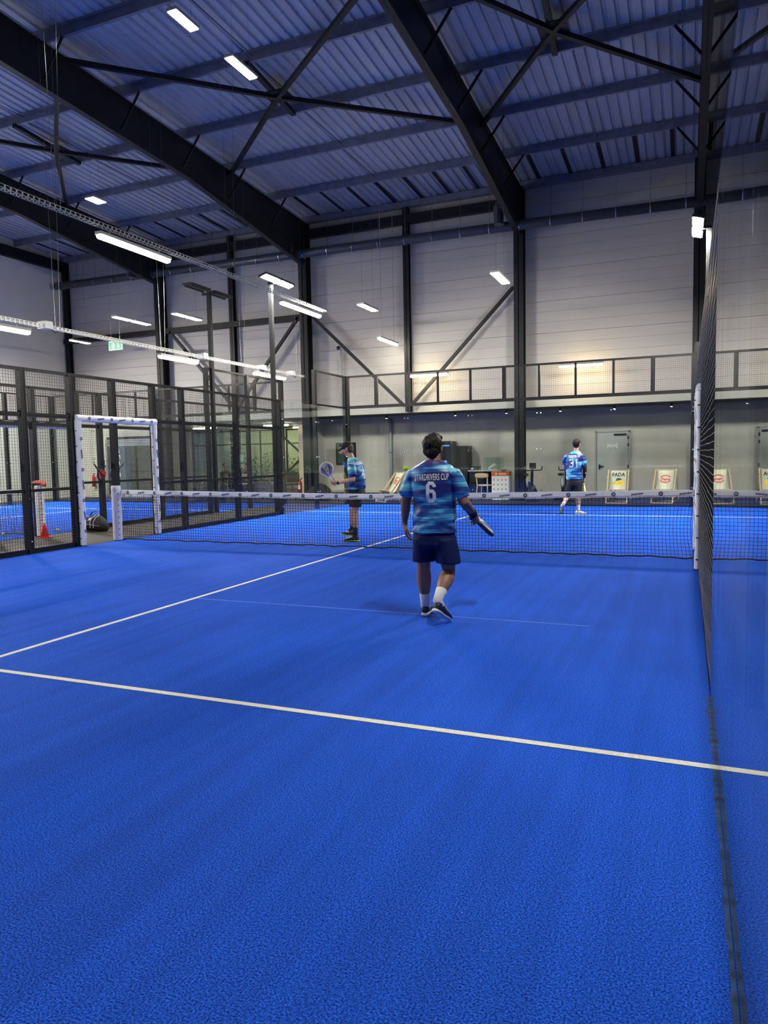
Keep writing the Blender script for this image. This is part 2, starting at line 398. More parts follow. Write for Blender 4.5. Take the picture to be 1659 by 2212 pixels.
    # fly braces to purlins
PY = [22.93, 20.55, 18.2, 16.02, 13.73, 11.44, 9.09, 6.75, 4.4, 2.06]
for i, y in enumerate(PY):
    z = zp(y); mb = MB()
    mb.bar((XL, y, z + .11), (XR, y, z + .11), .016, .2, up=(0, 0, 1))
    mb.bar((XL, y + .03, z + .012), (XR, y + .03, z + .012), .075, .012, up=(0, 0, 1)); mb.bar((XL, y - .03, z + .21), (XR, y - .03, z + .21), .075, .012, up=(0, 0, 1))
    tag(mb.build('roof_purlin', 'purlin'), 'thin galvanised purlin under the metal roof deck', 'purlin', 'roof purlins', kind='structure')
mb = MB().box((XL, 22.78, 9.84), (XR, 23, 10.03))
tag(mb.build('eaves_beam', 'purlin'), 'galvanised eaves beam along the top of the far wall', 'beam', kind='structure')
mb = MB(); mb.bar((-14.3, 22.8, 9.42), (-.3, 22.8, 9.42), .18, .3, up=(0, 0, 1))
tag(mb.build('tie_beam', 'steel'), 'dark tie beam under the eaves between the columns', 'beam', kind='structure')
mb = MB(); mb.bar((-19.4, 22.75, 6.55), (-7.9, 22.75, 6.55), .16, .2, up=(0, 0, 1))
tag(mb.build('tie_beam', 'steel'), 'dark horizontal rail on the far left wall above the strip lights', 'beam', kind='structure')
for i, (x0, x1) in enumerate(zip(COLS[:-2], COLS[1:-1])):
    xm = (x0 + x1) / 2 - .27
    for (xa, ya, xb, yb) in ((x0, 18.26, x1, 11.86), (x0, 11.86, x1, 18.26)):
        m = MB(); m.bar((xa, ya, zp(ya) - .1), (xm, 15.06, zp(15.06) - .1), .10, .10, up=(0, 0, 1)); m.bar((xm, 15.06, zp(15.06) - .1), (xb, yb, zp(yb) - .1), .10, .10, up=(0, 0, 1))
        tag(m.build('roof_brace', 'steel'), ['diagonal roof brace over the left court', 'diagonal roof brace over the middle bay', 'diagonal roof brace over the right bay'][i] + (' running away to the right' if ya > yb else ' running away to the left') , 'roof brace', kind='structure')
    m = MB(); m.box((xm - .3, 14.8, zp(15.06) - .08), (xm + .3, 15.35, zp(15.06) - .05)); m.bar((xm - .12, 16.02, zp(16) - .02), (xm + .02, 13.7, zp(13.7) - .02), .12, .1, up=(0, 0, 1))
    for k in range(8): m.ell((xm + (-1) ** k * (.1 + .04 * (k // 2)), 15.06 + (.1 if k % 4 < 2 else -.1), zp(15.06) - .1), .014, n=6, m=4, mi=1)
    tag(m.build('gusset_plate', ['steel', 'chrome']), ['bolted gusset plate where the left roof braces cross', 'bolted gusset plate where the middle roof braces cross', 'bolted gusset plate where the right roof braces cross'][i], 'gusset plate', kind='structure')
for i, x in enumerate(COLS[:4]):
    m = MB()
    for y in PY[1:7]:
        m.bar((x + .02, y, zp(y) - .75), (x + .6, y, zp(y)), .06, .02, up=(0, 1, 0))
        m.bar((x - .02, y, zp(y) - .75), (x - .6, y, zp(y)), .06, .02, up=(0, 1, 0))
    tag(m.build('fly_bracing', 'steel'), 'short diagonal stays between a rafter and the purlins', 'brace', 'rafter stays', kind='structure')
# wall diagonals
for (xa, za, xb, zb, lab) in ((-7.55, 6.5, -4.1, 3.2, 'diagonal wall brace falling right from the cage corner column'), (-.3, 6.8, -3.85, 3.2, 'diagonal wall brace falling left from the middle column'),
                        (-8.15, 6.55, -11.0, 3.3, 'diagonal wall brace falling left behind the floodlight pole'), (-13.9, 6.5, -10.9, 3.3, 'diagonal wall brace between the strip lights and exit sign')):
    m = MB().bar((xa, 22.72, za), (xb, 22.72, zb), .10, .10, up=(0, 1, 0))
    tag(m.build('wall_brace', 'steel'), lab, 'wall brace', kind='structure')
# white panel joints (sag rods) in the roof
m = MB()
for x in (-11, -4.1, 2.5):
    for a, b in zip(PY[:-1], PY[1:]): m.bar((x, a, zp(a) + .12), (x - .03, b, zp(b) + .05), .012, .012)
tag(m.build('sag_rods', 'steel'), 'thin tie rods linking the purlins', 'tie rod', kind='structure')
# dark valley strips in the last roof bay
m = MB()
for k in range(26):
    x = -18.9 + k * .97; m.bar((x, 20.6, zp(20.6) + .215), (x, 22.85, zp(22.85) + .215), .11, .02, up=(0, 0, 1))
for v_ in range(len(m.v)): pass
tag(m.build('roof_edge_ribs', 'steel'), 'dark ribs of the roof deck in the bay before the eaves', 'roof rib', kind='structure')

mb = MB(); mb.box((XL, -13, 9.45), (XL + .2, 22.9, 9.85))
tag(mb.build('eaves_beam', 'steel'), 'dark beam along the top of the left side wall', 'beam', kind='structure')
# spiral duct on the far wall
m = MB().tube([(-19.2, 22.25, 8.72), (-7, 22.25, 8.62), (XR, 22.25, 8.42)], .15, 14)
d = m.build('duct_pipe', 'duct', smooth=True)
tag(d, 'long dark round air duct running under the far eaves', 'duct')
k = MB()
for i in range(32):
    x = -19 + i * .95; z = 8.72 - (x + 19.2) * .0095
    k.loft([((x - .012, 22.25, z), (0, .162, 0), (0, 0, .162)), ((x + .012, 22.25, z), (0, .162, 0), (0, 0, .162))], 14)
    k.bar((x, 22.25, z + .15), (x, 22.25, zp(22.25) + .1), .01, .01)
tag(k.build('duct_strap', 'chrome', d), kind='stuff')
# loudspeaker sized fittings on the columns
for x, lab in ((-.55, 'dark heater unit hanging beside the middle column top'), (-14.85, 'dark heater unit hanging beside the left column top')):
    t = empty('air_heater', (x, 21.8, 8.75), lab, 'heater')
    MB().loft([((0, 0, -.25), (.14, 0, 0), (0, .2, 0)), ((0, 0, .25), (.17, 0, 0), (0, .2, 0)), ((0, 0, .42), (.08, 0, 0), (0, .1, 0))], 12).build('body', 'duct', t)
    MB().bar((0, 0, .4), (0, 0, 1.1), .03).bar((0, .1, -.1), (0, 1.15, -.1), .04).build('bracket', 'steel', t)

# ================================================================== COURTS
def court(x0, x1, name, lab, seams):
    m = MB(); m.box((x0, -.6 if x1 > 0 else 0, -.011), (x1, 20, 0))
    lw = .05; zt = .0025
    xm = (x0 + x1) / 2
    def ln(a, b, mi=1, z=zt): m.box((a[0], a[1], .0002), (b[0], b[1], z), mi)
    ln((x0, 3.0), (x1, 3.05)); ln((x0, 16.95), (x1, 17.0)); ln((xm - .025, 3.05 - .2), (xm + .025, 16.95 + .2), 1, zt + .0004)
    if seams:
        ln((0.04, 5.665), (4.1, 5.70), 2, .001)
        for i in range(60):
            y = .6 + i * .058; a = .006 + .010 * abs(noise.noise(V((i * .37, 2, 0)))); b = .006 + .010 * abs(noise.noise(V((i * .37 + .37, 2, 0))))
            m.add([(4.992 - a * 2, y, .0012), (4.992, y, .0012), (4.992, y + .058, .0012), (4.992 - b * 2, y + .058, .0012)], [(0, 1, 2, 3)], 3)
    return tag(m.build(name, ['turf', 'line', 'seam', 'sanddirt']), lab, kind='structure')
court(-5, 5, 'floor_court', 'bright blue artificial turf court with white lines', True)
court(-17.4, -7.4, 'floor_court', 'blue turf of the neighbouring court on the left', False)

# ---------------------------------------------------------------- cage parts
def gl_panel(par, a, b):
    """glass pane box between corners a and b"""
    return MB().box(a, b).build('glass_pane', 'glass', par)
def bolts(par, pts):
    if not pts: return
    m = MB()
    for p in pts: m.ell(p, .022, n=8, m=6)
    tag(m.build('glass_bolt', 'chrome', par), kind='stuff')
def logo_marks(m, o, u, v, n, L, step, mi, small=False, start=.25):
    """ring emblems and slanted word marks alternating along a padded member"""
    o, u, v, n = V(o), V(u), V(v), V(n); k = 0; a = start
    while a < L - .1:
        c = o + u * a
        if k % 2 == 0:
            R_, r2 = .030, .014
            vs = []; N = 14
            for i in range(N):
                t = 2 * PI * i / N; vs += [c + u * R_ * math.cos(t) + v * R_ * math.sin(t), c + u * r2 * math.cos(t) + v * r2 * math.sin(t)]
            m.add(vs, [(2 * i, (2 * i + 2) % (2 * N), (2 * i + 3) % (2 * N), 2 * i + 1) for i in range(N)], mi)
            m.add([c + u * .007 * math.cos(t * PI / 3) + v * .007 * math.sin(t * PI / 3) for t in range(6)], [tuple(range(6))], mi)
        else:
            for q in range(9):
                x = -.075 + q * .0175; h = .014 if q % 3 else .019
                p = c + u * x + v * (x * .12)
                m.add([p - v * h, p + u * .013 - v * h, p + u * .018 + v * h, p + u * .005 + v * h], [(0, 1, 2, 3)], mi)
        a += step; k += 1
def side_fence(X, s, label, posts, y_lo, y_hi, glass_spans, portal=(9.05, 11.05), high=(), s_in=1, name='court_fence', tall=None):
    """cage side on plane x=X; s_in = direction of the court interior"""
    t = empty(name, (X, (y_lo + y_hi) / 2, 0), label, 'court fence')
    ox, oy = X, (y_lo + y_hi) / 2
    def bx(m, a, b, mi=0): return m.box((a[0] - ox, a[1] - oy, a[2]), (b[0] - ox, b[1] - oy, b[2]), mi)
    W = .05
    xo = -s_in * .06
    for y in posts:
        h = 3.0
        if tall and tall[0] <= y <= tall[1]: h = 4.0
        m = MB(); a, b = sorted((X + xo - W, X + xo + W)); bx(m, (a, y - .055, -.01), (b, y + .055, h))
        for z in ((.2, .9, 1.1, 1.9, 2.2, 2.8) if X < 0 else ()): m.ell((xo + s_in * .055, y - oy, z), .012, n=6, m=4, mi=1)
        m.build('post', ['fence', 'chrome'], t)
    def rail(y0, y1, z, h=.05):
        a, b = sorted((X + xo - .03, X + xo + .03)); m = MB(); bx(m, (a, y0, z - h / 2), (b, y1, z + h / 2)); m.build('rail', 'fence', t)
    ys = sorted(set([y_lo, y_hi] + [y for g in glass_spans for y in g]))
    mesh_lo = min([g[1] for g in glass_spans if g[0] <= y_lo + .01], default=y_lo)
    mesh_hi = max([g[0] for g in glass_spans if g[1] >= y_hi - .01], default=y_hi)
    p0, p1 = portal
    for z in (.04, 1.03, 3.0):
        if z < 2:
            rail(mesh_lo, p0, z, .09 if z < .1 else .05); rail(p1, mesh_hi, z, .09 if z < .1 else .05)
        else: rail(mesh_lo, mesh_hi, z)
    rail(mesh_lo, mesh_hi, 2.27, .07)
    xs = xo + s_in * .058
    segs = sorted(set([mesh_lo] + [y for y in posts if mesh_lo <= y <= mesh_hi]))
    for a, b in zip(segs[:-1], segs[1:]):
        in_portal = a >= p0 - .12 and b <= p1 + .12
        m = MB(); z0 = 2.3 if in_portal else .08
        if X > 0:      # nearest fence: round cross wires on the court side of the uprights, slightly bowed
            m.wires((xs, a - oy + .03, z0), (0, 1, 0), (0, 0, 1), b - a - .06, 3.0 - z0, .05, 9, .004)
            nz = int((3.0 - z0) / .05)
            for q in range(nz + 1):
                ph = q * 1.7 + a; m.tube([(xs - .005 - .0015 * math.sin(ph + w_ * 1.1), a - oy + .02 + (b - a - .04) * w_ / 8, z0 + q * .05 + .003 * math.sin(ph * .6 + w_ * .9)) for w_ in range(9)], .0028, 6, 1)
            m.build('wire_panel', ['wire', 'wiregloss'], t)
        else:
            m.wires((xs, a - oy + .03, z0), (0, 1, 0), (0, 0, 1), b - a - .06, 3.0 - z0, .05, .05, .004)
            m.build('wire_panel', 'wire', t)
    for g0, g1 in glass_spans:
        y = g0
        while y < g1 - .1:
            gl_panel(t, (-.006, y - oy + .004, .01), (.006, min(y + 2, g1) - oy - .004, 2.99)); y += 2
        bolts(t, [(-s_in * .0 + s_in * .012, yy - oy + dy, zz) for yy in [g0 + 2 * k for k in range(int((g1 - g0) / 2) + 1)] for dy in (-.06, .06) for zz in (.5, 1.5, 2.5) if g0 <= yy + dy <= g1 and not (X == 5 and yy < 5)])
    if tall:
        for z in (3.02, 3.98): rail(tall[0], tall[1], z, .05)
        m = MB().wires((xs, tall[0] - oy, 3.03), (0, 1, 0), (0, 0, 1), tall[1] - tall[0], .95, .05, .05); m.build('wire_panel', 'wire', t)
    # padded door portal round the net end
    def pad(nm, a, b, w_, mi, ldir):
        m = MB(); a, b = V(a), V(b); d = (b - a).normalized(); L = (b - a).length
        e1, e2 = V((1, 0, 0)), V((1, 0, 0)).cross(d).normalized()
        n = max(4, int(L / .14)); rg = []
        for i in range(n + 1):
            q = 1 + .06 * math.sin(i * 2.3) + .04 * math.sin(i * 5.1); rg.append((a + d * L * i / n, e1 * w_ * q, e2 * w_ * q))
        m.loft(rg, 12); k = m; k_n = V((s_in, 0, 0))
        logo_marks(k, a + V((s_in * (w_ * 1.12), 0, 0)), d, e2, k_n, L, .27, 1)
        tm = m
        for i in range(int(L / .27)):
            c = a + d * (.12 + i * .27) + e2 * w_ * 1.02; tm.bar(c - e2 * .0 - V((.02, 0, 0)), c + V((.02, 0, 0)), .018, .012, 2)
        return smooth_angle(m.build(nm, ['white_pad', 'logo', 'black'], t), 50)
    yy0, yy1 = p0 - oy, p1 - oy
    pw = .06 if X < 0 else .036
    pad('post_padding', (s_in * .015, yy0 + .02, .02), (s_in * .015, yy0 + .02, 2.2), pw, 0, 0)
    pad('post_padding', (s_in * .015, yy1 - .02, .02), (s_in * .015, yy1 - .02, 2.2), pw, 0, 0)
    pad('lintel_padding', (s_in * .015, yy0 - .02, 2.25), (s_in * .015, yy1 + .02, 2.25), pw + .004, 0, 0)
    return t
side_fence(-5, 1, 'black wire mesh side of the near court cage with white padded doorway', [0, 2, 4, 6, 8, 9.0, 10, 11.1, 12, 14, 16, 18, 20], 0, 20, [(0, 4), (16, 20)], s_in=1, tall=(18, 20))
side_fence(5, 1, 'right side of the near court cage with glass in front', [6, 8, 9.0, 10, 11.1, 12, 14, 16, 18, 20], -.65, 20, [(-.65 - 1.35, 4), (16, 20)], s_in=-1, tall=(18, 20))
side_fence(-7.4, 1, 'facing side of the neighbouring court cage with white padded doorway', [4, 6, 8, 9.2, 10.2, 11.35, 12, 14, 16, 18, 20], 0, 20, [(0, 4), (16, 20)], portal=(9.2, 11.35), s_in=-1, tall=(16, 20))
side_fence(-17.4, 1, 'far side of the neighbouring court cage by the left wall', [4, 6, 8, 9, 10, 11, 12, 14, 16, 18, 20], 0, 20, [(0, 4), (16, 20)], s_in=1, tall=(16, 20))

def end_fence(x0, x1, Y, label, up=True, thick=(-2, 2)):
    t = empty('court_end_wall', ((x0 + x1) / 2, Y, 0), label, 'court fence'); ox = (x0 + x1) / 2; sy = 1 if Y > 10 else -1
    n = int(round((x1 - x0) / 2))
    for k in range(n): gl_panel(t, (x0 + 2 * k - ox + .004, -.006, .02), (x0 + 2 * k + 2 - ox - .004, .006, 2.98))
    pts = []; pl = MB()
    for k in range(1, n):
        for z in (.45, 1.6, 2.62):
            xx = x0 + 2 * k - ox; pts += [(xx - .055, -sy * .012, z), (xx + .055, -sy * .012, z)]
    bolts(t, pts)
    if up:
        for z, h in ((3.03, .09), (3.98, .05)): MB().box((x0 - ox, .02, z - h / 2), (x1 - ox, .08, z + h / 2)).build('rail', 'fence', t)
        for k in range(int(x1 - x0) + 1):
            x = x0 + k - ox; th = .055 if (k % 4 == 1 or k in (0, int(x1 - x0))) else .028
            MB().box((x - th, .015, 3.0), (x + th, .085, 4.0)).build('post', 'fence', t)
        for k in range(int(x1 - x0)): MB().wires((x0 + k - ox, .012, 3.06), (1, 0, 0), (0, 0, 1), 1, .9, .05, .05, .004).build('wire_panel', 'wire', t)
        for x in (x0, x1): MB().box((x - ox - .06, .0, 0), (x - ox + .06, .12, 4.0)).build('corner_post', 'fence', t)
    MB().box((x0 - ox, .01, 0), (x1 - ox, .1, .05)).build('sill', 'fence', t)
    return t
end_fence(-5, 5, 20, 'far glass end wall of the near court with black mesh on top')
end_fence(-17.4, -7.4, 20, 'glass end wall of the neighbouring court with black mesh on top')
tb = empty('court_end_wall', (0, -.75, 0), 'glass end wall behind the viewpoint', 'court fence')
for k in range(5): gl_panel(tb, (-5 + 2 * k + .004, -.006, .02), (-3 + 2 * k - .004, .006, 2.98))

# ---------------------------------------------------------------- nets
def net(x0, x1, Y, label, tape_lab):
    t = empty('court_net', ((x0 + x1) / 2, Y, 0), label, 'net'); ox = (x0 + x1) / 2; L = x1 - x0 - .06; a0 = x0 + .03 - ox
    def top(u): return .905 - .045 * (1 - abs(2 * u - 1) ** 1.0) - .02 * math.sin(PI * u)
    m = MB(); st = .05; n = int(L / st); nz = 17
    def P(i, j):
        u = i / n; e = min(u, 1 - u) * n
        h = top(u) - .03
        z = .02 + (h - .02) * j / nz
        x = a0 + L * u
        # net pulled in and sagging near the posts
        k = math.exp(-e / 7.0); x += (.06 * k * math.sin(PI * j / nz)) * (1 if u < .5 else -1)
        y = .02 * math.sin(i * .35) * (1 - j / nz) ** 2
        if j == 0: z = .012 + .012 * abs(math.sin(i * .21)) + .01 * abs(math.sin(i * .53))
        return V((x, y, z))
    for i in range(n + 1):
        for j in range(nz): m.bar(P(i, j), P(i, j + 1), .0052, .0052, cap=False)
    for j in range(nz + 1):
        for i in range(n): m.bar(P(i, j), P(i + 1, j), .020 if j == 0 else (.03 if j == nz else .0052), .020 if j == 0 else .0052, cap=False)
    m.build('netting', 'netcord', t)
    m = MB(); nb = 60
    for i in range(nb):
        u0, u1 = i / nb, (i + 1) / nb; dz = .004 * math.sin(i * 1.7); dz1 = .004 * math.sin((i + 1) * 1.7)
        za, zb = top(u0), top(u1)
        vs = []
        for (u, z, d_) in ((u0, za, dz), (u1, zb, dz1)):
            x = a0 - .03 + (L + .06) * u
            vs += [(x, -.012, z - .045 + d_), (x, -.012, z + .045), (x, .012, z + .045), (x, .012, z - .045 + d_)]
        m.add(vs, [(0, 1, 5, 4), (1, 2, 6, 5), (2, 3, 7, 6), (3, 0, 4, 7)] + ([(0, 3, 2, 1)] if i == 0 else []) + ([(4, 5, 6, 7)] if i == nb - 1 else []))
    k = m
    for side in (-1, 1):
        for i in range(int(L / .31)):
            x = .2 + i * .31
            u = x / L; z = top(u); c = V((a0 + x, side * .0165, z)); seg = MB()
            logo_marks(k, c - V((.001, 0, 0)), V((1, 0, 0)), V((0, 0, 1)), V((0, -1, 0)), .12 if i % 2 == 0 else 99, 99, 1, start=0) if i % 2 == 0 else None
            if i % 2:
                for w_ in range(9):
                    xx = -.075 + w_ * .0175; p = c + V((xx, 0, xx * .12)); h = .011 if w_ % 3 else .015
                    k.add([p + V((0, 0, -h)), p + V((.013, 0, -h)), p + V((.018, 0, h)), p + V((.005, 0, h))], [(0, 1, 2, 3)], 1)
    for i in range(int(L / .16)):
        x = .1 + i * .16; z = top(x / L) - .045; k.bar((a0 + x, -.014, z + .01), (a0 + x + .004, -.014, z - .03), .006, None, 2)
    k.build('tape', ['tape', 'logo', 'netcord'], t)
    for e, sg in ((a0 + .0, 1), (a0 + L, -1)):
        MB().tube([(e + sg * .006 * math.sin(z * 25), 0, z) for z in [i * .04 for i in range(22)]], .012, 6).build('side_cord', 'netcord', t)
    return t
net(-5, 5, 10, 'black court net with a white printed tape across the middle', '')
net(-17.4, -7.4, 10.2, 'black net of the neighbouring court seen through the fence', '')
def net_post(x, y, label):
    t = empty('net_post', (x, y, 0), label, 'net post')
    MB().tube([(0, 0, 0), (0, 0, .95)], .03, 10).build('pole', 'fence', t)
    m = MB(); rg = []
    for i in range(26):
        z = .01 + i * .04; q = 1 + .02 * math.sin(i * 1.9) + .015 * math.sin(i * 4.3)
        rg.append(((0, 0, z), (.085 * q, 0, 0), (0, .085 * q, 0)))
    rg.append(((0, 0, 1.03), (.07, 0, 0), (0, .07, 0)))
    m.loft(rg, 18)
    for i in range(8): m.bar((.075, -.05, .1 + i * .11), (.095, -.045, .12 + i * .11), .01, None, 1)
    smooth_angle(m.build('padding', ['white_pad', 'black'], t), 50)
    return t
net_post(-5.02, 9.95, 'white padded net post in the left doorway of the near court')
net_post(5.15, 10.0, 'white padded net post at the right end of the near net')
net_post(-7.25, 10.2, 'white padded net post of the neighbouring court')

# ---------------------------------------------------------------- floodlights
def flood_head(par, L=.68, wd=.19, m_='flood', tilt=.3, s=1, off=(0, 0, 0)):
    for k in (-1, 1):
        c = V(off) + V((0, k * (L / 2 + .03), 0))
        nrm = V((math.sin(tilt) * s, 0, -math.cos(tilt))); up = -nrm; a = V((0, 1, 0)); 
        h = MB().bar(c - a * L / 2 + up * .03, c + a * L / 2 + up * .03, wd + .04, .06, up=up).build('lamp_housing', 'lamp_black', par)
        MB().bar(c - a * L * .46 - up * .006, c + a * L * .46 - up * .006, wd * .8, .008, up=up).build('lens', m_, h)
def flood_pole(x, y, s, label, lit=True, H=6.05, m_='flood'):
    t = empty('floodlight_pole', (x, y, 0), label, 'floodlight')
    MB().box((-.05, -.05, 0), (.05, .05, H)).build('pole', 'fence', t)
    MB().bar((0, 0, H - .03), (s * .22, 0, H - .03), .06).build('bracket', 'fence', t)
    if lit: flood_head(t, s=s, off=(s * .22, 0, H), m_=m_)
    else:
        m = MB()
        for k in (-1, 1):
            m.bar((0, k * .1, H + .05), (0, k * .95, H + .05), .3, .04, up=(0, 0, 1)); m.bar((.1, k * .1, H), (.1, k * .9, H), .04, .04); m.bar((-.1, k * .1, H), (-.1, k * .9, H), .04, .04)
        m.build('lamp_housing', 'lamp_black', t)
    return t
flood_pole(-5.2, 16, 1, 'lit double floodlight on a thin pole at the left fence')
flood_pole(-5.2, 4, 1, 'lit double floodlight on the left fence near the viewpoint', m_='flood_near')
flood_pole(5.22, 16, -1, 'lit double floodlight on the pole by the right steel column')
flood_pole(5.22, 4, -1, 'lit double floodlight on the right fence near the viewpoint', m_='flood_near')
flood_pole(-7.28, 16.2, -1, 'unlit black floodlight on a pole of the neighbouring court', lit=False)
flood_pole(-17.5, 16, 1, 'lit floodlight on the far side of the neighbouring court', m_='flood_left')
flood_pole(-17.5, 4, 1, 'lit floodlight on the far side of the neighbouring court, nearer end', m_='flood_left')
# hung lamps on added wires, some solid copies of lamps mirrored in glass
def hung(x, y, z, L, label, wd=.2, m_='flood_far', rz=0, two=True, tilt=0):
    t = empty('suspended_floodlight', (x, y, z), label, 'floodlight', rz=rz)
    ks = (-1, 1) if two else (0,)
    for k in ks:
        c = V((0, k * (L / 4 + .02), 0)); l_ = L / 2 - .04 if two else L
        h = MB().box((-wd / 2 - .02, c.y - l_ / 2, .01), (wd / 2 + .02, c.y + l_ / 2, .06)).build('lamp_housing', 'lamp_body', t)
        MB().box((-wd / 2, c.y - l_ * .47, -.008), (wd / 2, c.y + l_ * .47, .008)).build('lens', m_, h)
    H = zp(y) + .25 - z
    for k in (-1, 1): MB().bar((0, k * L * .35, .05), (0, k * L * .3, H), .004).build('wire', 'chrome', t)
    return t
hung(-3.0, 9.85, 8.8, .62, 'bright roof lamp nearest the top left corner', two=False, wd=.16)
hung(-2.96, 11.5, 8.8, .85, 'bright roof lamp just left of the middle roof brace crossing', two=False, wd=.16)
hung(.36, 18.15, 6.0, 1.3, 'small white double lamp left of the middle column', m_='flood_far')
hung(-4.16, 19.9, 6.0, 1.15, 'small faint double lamp right of the bright left floodlight')
hung(-11.75, 18.2, 6.0, 1.6, 'white double lamp over the neighbouring court, left one')
hung(-9.8, 18.5, 6.0, 1.3, 'white double lamp over the neighbouring court, right one')
hung(-10.55, 15.6, 8.8, .5, 'small bright lamp under the roof above the long tube light', two=False, wd=.3)
hung(-16.3, 20.5, 6.0, .9, 'small white lamp low beside the exit sign', wd=.16)
# ---------------------------------------------------------------- fluorescent battens
def batten(x, y, z, L, label, m_='tube', group=None, rz=0, hang=.15):
    t = empty('strip_light', (x, y, z), label, 'strip light', group, rz=rz)
    m = MB(); n = 8; rg = []
    MB().bar((0, -L / 2, .035), (0, L / 2, .035), .14, .05, up=(0, 0, 1)).build('housing', 'lamp_body', t)
    rg = [((0, -L / 2, -.02), (.04, 0, 0), (0, 0, .025)), ((0, -L / 2 + .04, -.02), (.07, 0, 0), (0, 0, .04)), ((0, L / 2 - .04, -.02), (.07, 0, 0), (0, 0, .04)), ((0, L / 2, -.02), (.04, 0, 0), (0, 0, .025))]
    MB().loft(rg, 12).build('diffuser', m_, t, True)
    for k in (-1, 1): MB().bar((0, k * L * .35, .05), (0, k * L * .35, hang), .012).build('hanger', 'lamp_body', t)
    return t
def tray(x, y0, y1, z, label, susp, mt='galv'):
    t = empty('cable_tray', (x, (y0 + y1) / 2, z), label, 'cable tray'); L = y1 - y0
    m = MB(); hw = .06
    for sx in (-hw, hw):
        m.bar((sx, -L / 2, .0), (sx, L / 2, .0), .006, .012); m.bar((sx, -L / 2, .05), (sx, L / 2, .05), .006, .010)
        for k in range(int(L / .1)): m.bar((sx, -L / 2 + k * .1, .0), (sx, -L / 2 + k * .1, .05), .03, .004, up=(0, 1, 0))
    for k in range(int(L / .1)): m.bar((-hw, -L / 2 + k * .1, 0), (hw, -L / 2 + k * .1, 0), .035, .006, up=(0, 0, 1))
    m.build('tray', mt, t)
    for s_ in susp:
        m = MB(); H = zp(s_) + .1 - z
        for q in (-hw, hw):
            m.bar((q, s_ - (y0 + y1) / 2, .05), (q * 3.2, s_ - (y0 + y1) / 2 + .05, H + .1), .004)
        m.build('suspension_wire', 'chrome', t)
    return t
tray(-6.78, 5, 20.5, 4.12, 'perforated white cable tray hanging over the aisle on wires', (7.0, 10.45, 13.6, 17.0, 20.2))
for i, (y0, y1) in enumerate(((8.0, 9.75), (13.45, 14.9), (17.55, 19.3))):
    batten(-6.78, (y0 + y1) / 2, 3.98, y1 - y0, ['strip light under the white tray at the left picture edge', 'strip light under the white tray right of the exit sign', 'strip light under the white tray crossing the floodlight pole'][i])
for y, lab in ((10.15, 'white junction box on the tray left of its hanging wires'), (15.15, 'white junction box on the middle of the tray'), (18.0, 'white junction box on the tray left of the floodlight pole'), (19.7, 'white junction box on the tray right of the floodlight pole')):
    t = tag(MB().box((-6.9, y - .09, 4.10), (-6.68, y + .09, 4.24)).tube([(-6.8, y + .09, 4.15), (-6.75, y + .2, 4.05), (-6.78, y + .3, 4.1)], .008, 5, 1).build('junction_box', ['box_white', 'black']), lab, 'junction box')
tray(-4.28, 6.8, 17.4, 5.42, 'long grey cable tray hanging along the left fence line', (8.2, 12.9), 'lamp_body')  # lounge row mirrored in the glass, added here as solid tray and lamps
for i, (y0, y1) in enumerate(((9.05, 10.85), (15.0, 17.0), (21.05, 22.6))):
    batten(-4.3, (y0 + y1) / 2, 5.28, y1 - y0, ['long warm strip light crossing the rafter at upper left', 'warm strip light just right of the bright left floodlight', 'small warm strip light beside the thin wall column'][i], 'tube', hang=.15 if i < 2 else 4.2)
for x, lab in ((-3.05, 'wall strip light behind the end fence near the wall braces'), (1.85, 'wall strip light glowing behind the end fence on the right')):
    t = batten(x, 22.3, 4.15, 1.3, lab, 'tube_warm', rz=PI / 2, hang=.07); MB().bar((.02, 0, .06), (.75, 0, .06), .03).build('wall_arm', 'steel', t)
for x, y, lab in ((-11.2, 26, 'lounge strip light right of the mesh posts'), (-14.85, 26, 'lounge strip light on the left'), (-11.2, 28.5, 'lounge strip light at the window side'), (-16.0, 23.8, 'strip light inside the dark shop window')):
    batten(x, y, 2.9, 1.2, lab, 'tube', rz=PI / 2, hang=.1)
MT['downlight'] = emis('downlight_lens', (1, .92, .75), 14)
for i, x in enumerate((-6.9, -5.2, -2.6, -.8, 1.0, 2.7, 4.4, 6.5, 9)):
    t = empty('ceiling_spot', (x, 23.75, 2.96), 'small black ceiling spot in the soffit over the recessed wall', 'ceiling spot', 'soffit spots')
    MB().tube([(0, 0, -.10), (0, 0, .02)], .04, 10).build('can', 'black', t); MB().tube([(0, 0, -.104), (0, 0, -.099)], .03, 10).build('lens', 'downlight', t)
